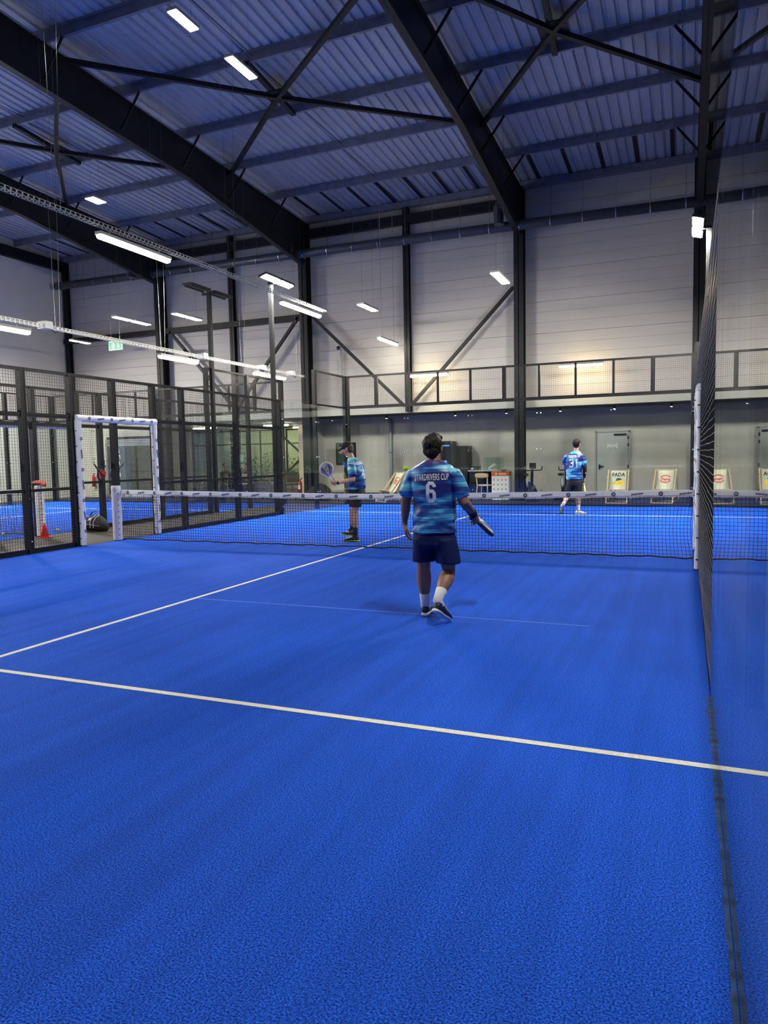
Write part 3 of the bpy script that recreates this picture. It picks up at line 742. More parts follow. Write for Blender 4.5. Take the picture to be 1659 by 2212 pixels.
# exit sign
t = empty('exit_sign', (-14.5, 20.4, 5.72), 'green emergency exit sign hanging left of the tray', 'exit sign')
MB().box((-.31, -.02, -.16), (.31, .02, .16)).build('panel', 'signwhite', t)
m = MB().box((-.29, -.026, -.14), (.29, -.021, .14)); m.build('green_face', 'greensign', t)
m = MB(); yy = -.03
m.box((-.16, yy, -.11), (-.04, yy + .003, .11)); 
m.add([(.12, yy, .09), (.16, yy, .09), (.16, yy, -.02), (.21, yy, -.02), (.14, yy, -.10), (.07, yy, -.02), (.12, yy, -.02)], [(0, 1, 2, 3, 4, 5, 6)])
m.build('pictogram_frame', 'signwhite', t)
m = MB(); yy = -.035
m.ell((-.09, yy, .07), .018, .003, .018, 10, 6); m.bar((-.09, yy, .05), (-.11, yy, -.01), .03, .004, up=(0, 1, 0)); m.bar((-.11, yy, -.01), (-.08, yy, -.05), .018, .004, up=(0, 1, 0)); m.bar((-.08, yy, -.05), (-.09, yy, -.09), .014, .004, up=(0, 1, 0)); m.bar((-.11, yy, -.01), (-.15, yy, -.06), .016, .004, up=(0, 1, 0)); m.bar((-.09, yy, .04), (-.05, yy, .0), .012, .004, up=(0, 1, 0))
m.build('running_figure', 'greensign', t)
MB().bar((-.2, 0, .16), (-.2, 0, zp(20.4) - 5.7), .004).bar((.2, 0, .16), (.2, 0, zp(20.4) - 5.7), .004).build('wire', 'chrome', t)
# camera on grey conduit
t = empty('security_camera', (-6.58, 22.95, 5.4), 'white dome security camera on a grey conduit at the far wall', 'security camera')
MB().tube([(0, -.04, -2.4), (0, -.04, -.05)], .04, 8).build('conduit', 'pipegrey', t)
MB().tube([(0, 0, 0), (0, -.12, 0), (0, -.2, -.02)], [.07, .09, .08], 12).build('dome', 'white', t); MB().ell((0, -.22, -.05), .07).build('lens_dome', 'black', t, True)

# ================================================================== LOUNGE AND RECESS
# private door
t = tag(MB().box((2.08, 24.54, 0), (3.07, 24.60, 2.13)).build('door_1', 'frost'), 'pale door with white lettering in the recessed wall', kind='structure')
MB().box((2.02, 24.52, 0), (2.07, 24.6, 2.19)).box((3.08, 24.52, 0), (3.13, 24.6, 2.19)).box((2.02, 24.52, 2.14), (3.13, 24.6, 2.19)).build('door_frame', 'pipegrey', t)
m = MB().box((2.14, 24.50, .92), (2.19, 24.54, 1.08)).bar((2.165, 24.48, 1.02), (2.31, 24.48, 1.02), .025).bar((2.165, 24.54, 1.02), (2.165, 24.47, 1.02), .02); m.build('door_handle', 'black', t)
m = MB()
for z in (.2, 1.0, 1.72, 1.95): m.box((3.05, 24.51, z - .05), (3.10, 24.54, z + .05))
m.build('hinge', 'black', t)
MB().box((2.62, 24.50, 2.03), (3.02, 24.54, 2.09)).build('door_closer', 'black', t)
m = MB(); text_on(m, 'PRIVÉ', (2.58, 24.54, 1.68), (1, 0, 0), (0, 0, 1), .17, .75, .004); m.build('lettering', 'privtxt', t)
m = MB()
tag(MB().tube([(-5.36, 24.5, 0), (-5.36, 24.5, 2.9)], .06, 10).tube([(-5.36, 24.5, 1.6), (-5.36, 24.5, 1.72)], .07, 10).build('wall_pipe', 'pipegrey', None, True), 'grey vertical pipe on the recessed wall behind the tennis ball', 'pipe')

MT['legwood'] = MT['wood']
def deck_chair(label, printf, rz, loc):
    t = empty('deck_chair', loc, label, 'deck chair', 'deck chairs behind the glass', rz=rz)
    # front is -y
    T = V((0, .42, .92)); B = V((0, -.42, .02))
    for s_ in (-1, 1):
        MB().bar((s_ * .28, .30, .95), (s_ * .28, -.50, .02), .03, .05).build('leg', 'wood', t)
        MB().bar((s_ * .24, -.42, .40), (s_ * .24, .42, .02), .03, .05).build('leg', 'wood', t)
        MB().bar((s_ * .31, .12, .75), (s_ * .31, .52, .05), .025, .035).build('brace', 'wood', t)
    m = MB(); m.bar((-.29, .30, .94), (.29, .30, .94), .035); m.bar((-.29, -.50, .03), (.29, -.50, .03), .035); m.bar((-.25, -.42, .40), (.25, -.42, .40), .035); m.bar((-.25, .42, .03), (.25, .42, .03), .03); m.bar((-.29, -.3, .25), (.29, -.3, .25), .03)
    m.build('crossbar', 'wood', t)
    # sling: from the top bar down to the seat, back up to the front bar
    pts = [(.285, .93), (.20, .76), (.10, .58), (.0, .42), (-.07, .34), (-.16, .31), (-.28, .33), (-.42, .40)]
    vs = []; fs = []
    for i, (y, z) in enumerate(pts): vs += [(-.22, y, z), (.22, y, z), (-.22, y + .006, z - .006), (.22, y + .006, z - .006)]
    for i in range(len(pts) - 1):
        a = 4 * i; fs += [(a, a + 1, a + 5, a + 4), (a + 2, a + 6, a + 7, a + 3), (a, a + 4, a + 6, a + 2), (a + 1, a + 3, a + 7, a + 5)]
    c = MB().add(vs, fs).build('canvas', 'canvas', t, True)
    u = V((1, 0, 0)); v = V((0, .47, .88)).normalized(); n = u.cross(v)
    o = V((0, .155, .68)) + n * .004
    printf(c, o, u, v)
    return t
def pr_fada(c, o, u, v):
    m = MB(); text_on(m, 'FADA', o + v * .15, u, v, .165, .80, .005, lift=.004); text_on(m, 'pastis de provence', o + v * .072, u, v, .028, .9, lift=.004)
    m.build('lettering', 'black', c)
    m = MB(); n = u.cross(v); ps = [(-.14, -.18), (.16, -.2), (.17, -.08), (.10, -.02), (.03, .0), (0.0, -.07), (-.08, -.06), (-.15, -.1)]
    m.add([o + u * a + v * b + n * .003 for a, b in ps], [tuple(range(8))]); m.build('printed_blot', 'yellow', c)
    m = MB()
    m.add([o + u * a + v * b + n * .006 for a, b in [(-.10, -.03), (-.02, -.045), (.08, -.02), (.11, .0), (.06, .035), (-.02, .045), (-.06, .02), (-.05, -.005)]], [tuple(range(8))])
    for a, b in ((-.11, -.12), (.04, -.11)): m.add([o + u * (a + .014 * math.cos(i)) + v * (b + .014 * math.sin(i)) + n * .006 for i in range(6)], [tuple(range(6))])
    m.build('printed_hat', 'logo', c)
def pr_pietra(c, o, u, v):
    m = MB(); n = u.cross(v); R_ = .135
    text_on(m, 'Pietra', o + v * -.01, u, v, .10, .95, .004, .25, lift=.004)
    for (a0, a1) in ((25, 155), (205, 335)):
        N = 14; vs = []
        for i in range(N + 1):
            a = math.radians(a0 + (a1 - a0) * i / N); g = .02 if i % 2 else .012
            for r in (R_ - g, R_ + g): vs.append(o + u * r * 1.05 * math.cos(a) + v * r * math.sin(a) * .85 + n * .004)
        m.add(vs, [(2 * i, 2 * i + 2, 2 * i + 3, 2 * i + 1) for i in range(N)])
    for i in range(3): m.add([o + u * (.015 * math.cos(a) + (i - 1) * .03) + v * (.012 * math.sin(a) - .075) + n * .004 for a in (0, 1.57, 3.14, 4.71)], [(0, 1, 2, 3)])
    m.build('lettering', 'redprint', c)
deck_chair('cream deck chair printed FADA in black over a yellow blot', pr_fada, 0, (3.02, 21.35, 0))
deck_chair('cream deck chair with red Pietra print at the right of the end wall', pr_pietra, -.12, (4.28, 21.55, 0))
deck_chair('cream deck chair with red print seen from the side behind the tennis ball', pr_pietra, -.62, (-4.0, 21.3, 0))

def exercise_bike(label, loc, rz):
    t = empty('exercise_bike', loc, label, 'exercise bike', 'exercise bikes', rz=rz)
    m = MB(); m.bar((-.22, -.5, .04), (.22, -.5, .04), .06); m.bar((-.22, .45, .04), (.22, .45, .04), .06); m.bar((0, -.5, .06), (0, .45, .06), .06); m.bar((0, -.3, .06), (0, -.42, .95), .07); m.bar((0, .05, .06), (0, .28, .72), .06); m.bar((0, -.36, .45), (0, .15, .42), .06)
    f = m.build('frame', 'black', t)
    MB().loft([((-.03, -.3, .3), (0, .22, 0), (0, 0, .22)), ((.03, -.3, .3), (0, .22, 0), (0, 0, .22))], 20).build('flywheel', 'steel', t)
    m = MB(); m.tube([(-.26, -.62, 1.10), (-.25, -.60, .99), (-.2, -.5, .97), (0, -.42, .97), (.2, -.5, .97), (.25, -.60, .99), (.26, -.62, 1.10)], .018, 8); m.build('handlebar', 'black', t, True)
    m = MB(); m.box((-.10, -.50, 1.02), (.10, -.47, 1.20)); m.bar((0, -.44, .95), (0, -.47, 1.08), .04); m.build('display', 'black', t)
    MB().loft([((0, .14, .80), (.03, 0, 0), (0, 0, .02)), ((0, .22, .82), (.06, 0, 0), (0, 0, .035)), ((0, .36, .82), (.11, 0, 0), (0, 0, .05)), ((0, .42, .82), (.09, 0, 0), (0, 0, .04))], 14).build('saddle', 'black', t, True)
    m = MB(); m.bar((-.12, -.05, .16), (.12, -.05, .44), .025)
    for s_ in (-1, 1): m.bar((s_ * .1, -.05, .16 if s_ < 0 else .44), (s_ * .2, -.05, .16 if s_ < 0 else .44), .03, .09)
    m.build('pedal', 'chrome', t)
    return t
exercise_bike('black exercise bike right of the central steel column', (.30, 22.0, 0), .45)
exercise_bike('black exercise bike partly hidden by the player numbered 31', (1.35, 22.1, 0), .35)

def cafe_chair(label, loc, rz, group='pale wooden chairs'):
    t = empty('dining_chair', loc, label, 'chair', group, rz=rz)
    for sx in (-1, 1):
        MB().tube([(sx * .23, -.22, 0), (sx * .19, -.18, .44)], [.014, .02], 8).build('leg', 'wood', t, True)
        MB().tube([(sx * .21, .26, 0), (sx * .18, .19, .44), (sx * .2, .25, .84)], [.014, .022, .016], 8).build('leg', 'wood', t, True)
    MB().loft([((0, 0, .44), (.22, 0, 0), (0, .21, 0)), ((0, 0, .47), (.235, 0, 0), (0, .225, 0)), ((0, 0, .485), (.2, 0, 0), (0, .19, 0))], 18).build('seat', 'canvas', t)
    m = MB(); rg = []
    for i in range(9):
        a = -1 + i / 4; rg.append(((a * .235, .25 + .05 * (1 - a * a), .79), (0, .014, 0), (0, 0, .085 * (1 - .35 * a ** 4))))
    m.loft(rg, 10); m.build('backrest', 'wood', t, True)
    return t
cafe_chair('pale wooden chair at the desk right of the player numbered 6', (-1.35, 22.9, 0), PI - .15)
cafe_chair('pale wooden lounge chair left of the mesh post', (-11.9, 24.6, 0), .6)
cafe_chair('pale wooden lounge chair in front of the windows', (-10.9, 25.4, 0), PI)
cafe_chair('pale wooden lounge chair beside the cream panel', (-8.9, 24.4, 0), -.9)
cafe_chair('pale wooden lounge chair at the far left of the windows', (-14.6, 25.5, 0), .2)
cafe_chair('pale wooden chair inside the dark shop window', (-15.3, 23.9, 0), .3)
# round lounge table, shop table
for x, y, lab in ((-11.6, 26.0, 'small round lounge table by the windows'), (-16.2, 23.9, 'small pale table inside the dark shop window')):
    t = empty('lounge_table', (x, y, 0), lab, 'table')
    MB().tube([(0, 0, .70), (0, 0, .73)], .4, 24).build('table_top', 'wood', t); MB().tube([(0, 0, 0), (0, 0, .7)], .03, 8).build('leg', 'black', t); MB().tube([(0, 0, 0), (0, 0, .02)], .25, 16).build('base', 'black', t)
# desk
t = empty('service_desk', (-1.6, 24.15, 0), 'black service desk against the recessed wall', 'desk')
MB().box((-.58, -.35, .90), (.60, .4, .95)).build('worktop', 'pipegrey', t)
m = MB().box((-.55, -.3, 0), (-.05, .38, .9)).box((-.05, .3, 0), (.55, .36, .9)).box((.5, -.3, 0), (.56, .38, .9)); m.build('cabinet', 'navy', t)
MB().box((-.5, -.33, .52), (-.1, -.30, .80)).build('drawer', 'black', t)
t = empty('display_case', (-1.34, 24.1, .95), 'clear display case on the desk holding a white shoe', 'display case')
m = MB(); 
for a, b in (((-.3, -.2, 0), (.3, -.194, .44)), ((-.3, .194, 0), (.3, .2, .44)), ((-.3, -.2, 0), (-.294, .2, .44)), ((.294, -.2, 0), (.3, .2, .44)), ((-.3, -.2, .434), (.3, .2, .44))): m.box(a, b)
m.build('glass_cover', 'glass', t)
m = MB()
for a, b in (((-.3, -.2, 0), (-.3, -.2, .44)), ((.3, -.2, 0), (.3, -.2, .44)), ((-.3, .2, 0), (-.3, .2, .44)), ((.3, .2, 0), (.3, .2, .44)), ((-.3, -.2, .44), (.3, -.2, .44)), ((-.3, .2, .44), (.3, .2, .44))): m.bar(a, b, .012)
m.build('case_edge', 'pipegrey', t)
def shoe_mesh(par, name, L, mats, pos, dirv, pitch=0., lift=0., up_h=1., names=('shoe', 'sole', 'laces')):
    """pos: heel bottom, dirv: horizontal toe direction"""
    d = V(dirv).normalized(); s = V((-d.y, d.x, 0)); up = V((0, 0, 1))
    # pitch >0: heel raised, rotate about the toe
    rot = Matrix.Rotation(pitch, 3, s)
    toe = V(pos) + d * L
    def W(x, y, z):
        p = d * (x * L - L) + s * y + up * z
        return toe + rot @ p
    def ring(x, w_, z0, z1, n=14):
        c = W(x, 0, (z0 + z1) / 2); return (c, (rot @ s) * w_, (rot @ up) * ((z1 - z0) / 2))
    U = [(.02, .024, .03, .075), (.08, .033, .02, .105), (.18, .037, .02, .115), (.30, .037, .02, .112), (.42, .038, .02, .092), (.56, .042, .02, .078), (.70, .046, .02, .066), (.84, .044, .02, .054), (.94, .034, .02, .042), (.99, .018, .022, .034)]
    m = MB(); m.loft([ring(*u) for u in U], 16); o = m.build(names[0], mats[0], par, True)
    S = [(-.01, .022, .0, .03), (.05, .036, -.002, .034), (.2, .040, -.002, .034), (.45, .037, .0, .028), (.7, .050, -.002, .026), (.9, .042, .0, .024), (1.0, .02, .006, .024)]
    m = MB(); m.loft([ring(*u) for u in S], 16); m.build(names[1], mats[1], o, True)
    m = MB()
    for x in (.42, .5, .58): m.bar(W(x, -.028, .092 - (x - .42) * .12), W(x, .028, .092 - (x - .42) * .12), .008)
    m.build(names[2], mats[2], o)
    return o
t = empty('display_shoe', (-1.36, 24.1, .95), 'white sports shoe inside the clear case on the desk', 'shoe')
shoe_mesh(t, 'upper', .30, ('white', 'white', 'redprint'), (.14, 0, .03), (-1, -.2, 0), .35, names=('upper', 'sole', 'laces'))
MB().box((-.16, -.06, 0), (.16, .06, .02)).build('plinth', 'white', t)
t = empty('desk_printer', (-2.0, 24.15, .95), 'low black device on the desk behind the wooden chair', 'device')
MB().box((-.15, -.15, 0), (.15, .15, .13)).build('body', 'black', t); MB().box((-.12, -.16, .03), (-.04, -.15, .07)).build('indicator', 'box_white', t)
t = empty('card_display', (-.73, 22.7, 0), 'white cardboard display with an orange header beside the desk', 'cardboard display')
MB().box((-.28, -.2, 0), (.28, .2, .78)).build('body', mat('pale_grey_card', (.62, .64, .66), .6), t)
MB().box((-.285, -.205, .78), (.285, .205, .92)).build('header', 'orange', t)
m = MB()
for i in range(4):
    for j in range(4): m.ell((-.2 + .13 * i, -.203, .2 + .15 * j), .022, .002, .03, 8, 5)
m.build('printed_icons', 'redprint', t)
m = MB().box((-.05, -.209, .83), (.2, -.206, .86)).box((-.16, -.209, .82), (-.1, -.206, .87)); m.build('header_print', 'canvas', t)
t = empty('tall_cabinet', (-2.50, 24.2, 0), 'tall black cabinet behind the desk', 'cabinet')
MB().box((-.28, -.3, 0), (.28, .3, 1.80)).build('body', 'black', t); MB().box((-.26, -.33, .05), (-.01, -.3, 1.76)).build('door', 'black', t); MB().box((.01, -.33, .05), (.26, -.3, 1.76)).build('door', 'black', t)
MT['screen1'] = emis('screen_glow_teal', (.35, .75, .62), .5); MT['screen2'] = emis('screen_glow_blue', (.05, .2, .9), .5); MT['screen3'] = emis('screen_glow_cream', (.8, .75, .55), .45)
t = empty('vending_machine', (-3.18, 24.2, 0), 'dark vending machine with glowing coloured panels behind the player numbered 6', 'vending machine')
MB().box((-.36, -.35, 0), (.36, .35, 1.98)).build('body', 'black', t)
MB().box((-.30, -.36, 1.80), (.32, -.352, 1.84)).build('blue_light', 'screen2', t)
m = MB()
for i in range(3): m.box((-.30 + .1 * i, -.365, 1.36), (-.22 + .1 * i, -.355, 1.66))
m.build('lit_bottles', 'screen1', t)
m = MB()
for i in range(4): m.box((-.30 + .09 * i, -.365, 1.12), (-.24 + .09 * i, -.355, 1.27))
m.build('lit_snacks', 'screen3', t)
MB().box((.12, -.365, 1.1), (.22, -.355, 1.3)).build('keypad', 'screen2', t)
t = empty('picture_frame', (-7.25, 24.56, 1.62), 'dark framed picture on the wall behind the capped player', 'picture')
MB().box((-.42, -.02, -.42), (.42, .02, .42)).build('frame', 'black', t)
MB().box((-.37, -.025, -.37), (.37, -.021, .37)).build('print', mat('dark_green_print', (.03, .07, .06), .4, 0, .5, 6), t)
m = MB().ell((-.22, -.028, .12), .10, .004, .14, 12, 8); m.build('printed_figure', mat('ochre_print', (.45, .30, .12), .5), t)
t = empty('fire_extinguisher', (-8.45, 23.05, .18), 'red fire extinguisher beside the thick dark column', 'fire extinguisher')
MB().loft([((0, 0, 0), (.07, 0, 0), (0, .07, 0)), ((0, 0, .40), (.07, 0, 0), (0, .07, 0)), ((0, 0, .46), (.03, 0, 0), (0, .03, 0)), ((0, 0, .5), (.02, 0, 0), (0, .02, 0))], 14).build('cylinder', 'red', t, True)
MB().bar((0, 0, .5), (.1, 0, .55), .03).tube([(0, 0, .5), (-.1, 0, .4), (-.09, 0, .15)], .012, 6).build('valve', 'black', t)
MB().box((-.04, -.074, .15), (.04, -.066, .3)).build('sticker', 'white', t); MB().box((-.06, -.06, -.18), (.06, .06, 0)).build('stand', 'black', t)
def bag_chair(x, y, r, h, lab, mt):
    t = MB(); rg = []
    for i in range(9):
        a = i / 8; rr = r * math.sin(PI * (.25 + .72 * a)) ** .6 if a < 1 else .05
        rg.append(((.06 * a, .1 * a, h * (a ** .9)), (rr * (1 - .35 * a), 0, 0), (0, rr * (1 - .35 * a), 0)))
    o = t.loft(rg, 20).build('bean_bag', mt, None, True, (x, y, 0)); tag(o, lab, 'bean bag')
bag_chair(-.15, 23.7, .42, .55, 'navy bean bag left of the middle column base', 'navy')
bag_chair(-7.1, 21.9, .55, .58, 'black bean bag behind the capped player', 'blackcloth')
bag_chair(-11.4, 21.6, .72, .78, 'large black bean bag with grey piping behind the cage mesh', 'blackcloth')
bag_chair(-11.9, 22.9, .4, .5, 'small navy bean bag under the lounge windows', 'navy')
# office chair arm + cream panel
t = empty('office_chair', (-9.1, 23.6, 0), 'black office chair beside the cream panel', 'chair', rz=.5)
MB().box((-.24, -.24, .45), (.24, .24, .52)).build('seat', 'black', t); MB().box((-.22, .2, .55), (.22, .26, .95)).build('backrest', 'black', t)
m = MB()
for i in range(5): a = i * 2 * PI / 5; m.bar((0, 0, .08), (.28 * math.cos(a), .28 * math.sin(a), .05), .03)
m.bar((0, 0, .08), (0, 0, .45), .05); m.build('base', 'black', t)
for s_ in (-1, 1): MB().tube([(s_ * .25, .1, .48), (s_ * .28, .1, .68), (s_ * .28, -.15, .70)], .02, 6).build('armrest', 'black', t)
tag(MB().box((-8.75, 23.55, 0), (-8.38, 23.7, 2.9)).build('timber_panel', 'cream'), 'tall cream panel left of the thick column', 'panel', kind='structure')
# window wall of the lounge
def window(n, x0, x1, y, z0, z1, lab, k=2, glass='glass'):
    t = tag(MB().box((x0, y - .04, z0), (x0 + .07, y + .04, z1)).box((x1 - .07, y - .04, z0), (x1, y + .04, z1)).box((x0, y - .04, z1 - .07), (x1, y + .04, z1)).box((x0, y - .04, z0), (x1, y + .04, z0 + .07)).build('window_%d' % n, 'steel'), lab, kind='structure')
    m = MB()
    for i in range(1, k): x = x0 + (x1 - x0) * i / k; m.box((x - .03, y - .03, z0), (x + .03, y + .03, z1))
    m.box((x0, y - .03, z1 - .75), (x1, y + .03, z1 - .69)); m.build('glazing_bar', 'steel', t)
    MB().box((x0 + .05, y - .006, z0 + .05), (x1 - .05, y + .006, z1 - .05)).build('pane', glass, t)
for n, (a, b) in enumerate(((-19.3, -16.6), (-16.5, -13.7), (-13.6, -11.0), (-10.9, -8.5))): window(n + 1, a, b, 30.9, .35, 2.95, ['lounge window at the far left', 'lounge window left of the steel cross brace', 'lounge window with the steel cross brace', 'lounge window beside the partition'][n])
tag(MB().box((-19.6, 30.85, -.1), (-8.2, 31.0, .35)).build('wall_sill', 'plaster'), 'low wall under the lounge windows', kind='structure')
tag(MB().bar((-13.9, 30.5, .3), (-10.9, 30.5, 2.9), .09).bar((-13.9, 30.5, 2.9), (-10.9, 30.5, .3), .09).box((-12.6, 30.44, 1.4), (-12.2, 30.56, 1.8)).build('cross_brace', 'steel'), 'dark steel cross brace in front of the lounge windows', 'wall brace', kind='structure')
for x in (-16.55, -13.65, -10.95): tag(MB().box((x - .09, 30.5, 0), (x + .09, 30.7, 3)).build('steel_column', 'steel'), 'dark column between the lounge windows', 'steel column', 'lounge window columns', kind='structure')
tag(MB().box((-22, 34.5, -.1), (-5, 34.7, 3.6)).build('yard_wall', 'daylit'), 'pale lit wall outside the lounge windows', 'wall', kind='structure')
tag(MB().box((-22, 31, -.15), (-5, 34.5, -.05)).build('yard_ground', 'rubber'), 'ground outside the lounge windows', kind='structure')
m = MB(); rnd = random.Random(3)
for i in range(2400):
    c = V((-19 + rnd.random() * 11, 33.5 + rnd.random() * .6, .1 + rnd.random() * (1.3 + .5 * math.sin(i)))); a = V((rnd.uniform(-1, 1), rnd.uniform(-1, 1), rnd.uniform(-1, 1))).normalized() * .09; b = a.cross(V((rnd.random(), .3, rnd.random()))).normalized() * .05
    m.add([c - a, c + b, c + a, c - b], [(0, 1, 2, 3)])
tag(m.build('hedge', 'leaf'), 'green leafy hedge outside the lounge windows', 'hedge', kind='stuff')
batten(-12.5, 32.5, 3.2, 3.5, 'lamp over the yard outside the lounge windows', 'tube_warm', rz=PI / 2, hang=-3.25)  # added lamps, only there to brighten the yard behind the windows
batten(-16.5, 32.5, 3.2, 3.5, 'lamp over the yard at the left', 'tube_warm', rz=PI / 2, hang=-3.25)
# shop window with vertical lettering
t = tag(MB().box((-17.6, 22.97, .12), (-17.52, 23.07, 2.5)).box((-14.68, 22.97, .12), (-14.6, 23.07, 2.5)).box((-17.6, 22.97, 2.42), (-14.6, 23.07, 2.5)).box((-16.15, 22.97, .12), (-16.09, 23.07, 2.5)).build('window_5', 'steel'), 'dark shop window with vertical white lettering', kind='structure')
MB().box((-17.52, 23.01, .12), (-14.68, 23.02, 2.42)).build('pane', 'glass', t)
MB().box((-17.6, 22.93, 2.12), (-14.6, 22.97, 2.40)).build('fascia', 'pipegrey', t)
m = MB()
for i, ch in enumerate('smash'): text_on(m, ch, (-17.02, 22.995, 1.93 - i * .24), (1, 0, 0), (0, 0, 1), .32, .9, .008)
m.build('lettering', 'white', t)
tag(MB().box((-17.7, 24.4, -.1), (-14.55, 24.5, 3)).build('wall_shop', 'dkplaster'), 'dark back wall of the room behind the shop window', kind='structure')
tag(MB().box((-14.55, 23.2, -.1), (-14.45, 24.5, 3)).build('wall_shop_side', 'plaster'), 'side wall of the room behind the shop window', kind='structure')
# poster and red handles on the pale wall
t = empty('wall_poster', (-17.85, 22.96, 1.42), 'small black and white poster on the pale wall', 'poster'); MB().box((-.2, 0, -.22), (.2, .02, .22)).build('sheet', 'white', t); MB().box((-.15, -.004, -.05), (.1, 0, .17)).box((-.1, -.004, -.18), (.16, 0, -.08)).build('print', 'black', t)
t = empty('fire_extinguisher', (-18.3, 22.85, .45), 'red fire extinguisher on the pale wall behind the hung rackets', 'fire extinguisher')
MB().loft([((0, 0, 0), (.07, 0, 0), (0, .07, 0)), ((0, 0, .40), (.07, 0, 0), (0, .07, 0)), ((0, 0, .5), (.02, 0, 0), (0, .02, 0))], 12).build('cylinder', 'red', t, True); MB().bar((0, 0, .5), (.08, 0, .54), .03).build('valve', 'black', t); MB().bar((0, .06, .1), (0, .13, .1), .04).build('bracket', 'black', t)

# ================================================================== SMALL THINGS
def ball(name, loc, label, group=None):
    o = MB().ell((0, 0, 0), .033, n=24, m=16).build(name, 'felt', None, True, loc); tag(o, label, 'tennis ball', group)
    m = MB(); pts = []
    for i in range(40):
        t_ = 2 * PI * i / 40; a = .44 * PI; p = V((math.cos(t_) + .35 * math.cos(3 * t_), math.sin(t_) - .35 * math.sin(3 * t_), 1.15 * math.sin(2 * t_))).normalized() * .0332; pts.append(p)
    m.tube(pts + [pts[0]], .0012, 5); m.build('seam', 'white', o, True)
    return o
ball('tennis_ball', (1.71, 7.6, 1.33), 'yellow tennis ball in mid air left of the near player')
ball('tennis_ball', (-7.66, 10.99, .034), 'tennis ball on the neighbouring court right of the red cone')
ball('tennis_ball', (-8.1, 10.0, .034), 'tennis ball by the foot of the neighbouring net')
t = empty('marker_cone', (-7.0, 10.05, -.012), 'small red plastic cone beside the neighbouring net post', 'cone')
MB().box((-.11, -.11, 0), (.11, .11, .015)).build('base', 'redcone', t); MB().loft([((0, 0, .015), (.085, 0, 0), (0, .085, 0)), ((0, 0, .28), (.02, 0, 0), (0, .02, 0)), ((0, 0, .29), (.012, 0, 0), (0, .012, 0))], 16).build('cone_body', 'redcone', t, True)
# towel on the neighbouring net post
m = MB(); m.loft([((-.14, -.02, 1.05), (0, .06, 0), (0, 0, .02)), ((-.1, 0, 1.08), (0, .09, 0), (0, 0, .035)), ((.02, 0, 1.085), (0, .1, 0), (0, 0, .04)), ((.12, 0, 1.07), (0, .08, 0), (0, 0, .035)), ((.16, 0, 1.02), (0, .05, 0), (0, 0, .03))], 12)
o = m.build('rolled_towel', mat('red_yellow_cloth', (.75, .14, .08), .8, 0, .6, 20, .4, 40), None, True, (-7.25, 10.2, .01)); tag(o, 'crumpled red and yellow cloth on top of the neighbouring net post', 'towel')
# sports bag
t = empty('racket_bag', (-6.95, 11.35, -.012), 'large black padel bag with white piping on the aisle floor', 'sports bag', rz=-.1)
rg = []
for i in range(13):
    a = i / 12; x = -.36 + .72 * a; e = math.sin(PI * (.08 + .84 * a)) ** .45
    rg.append(((x, .03 * math.sin(a * 4), .17 * e + .01), (0, .16 * e, 0), (0, 0, .17 * e)))
b = MB().loft(rg, 18).build('body', 'blackcloth', t, True)
m = MB()
for a in (-.24, .02, .12):
    m.tube([(a, -.155, .08), (a + .01, -.165, .2), (a + .03, -.12, .30), (a + .05, -.03, .345)], .007, 5)
m.tube([(-.35, -.1, .1), (-.2, -.165, .15), (0, -.168, .16), (.2, -.165, .14), (.34, -.1, .12)], .004, 5)
m.build('piping', 'white', t); MB().tube([(-.15, .0, .33), (-.1, .02, .42), (.05, .02, .43), (.12, 0, .33)], .015, 6).build('handle', 'black', t)
m = MB(); text_on(m, 'M', (.02, -.15, .26), (1, 0, 0), (0, .5, .8), .09, 1.1, .004, .3, lift=.02); m.build('print', 'white', t)

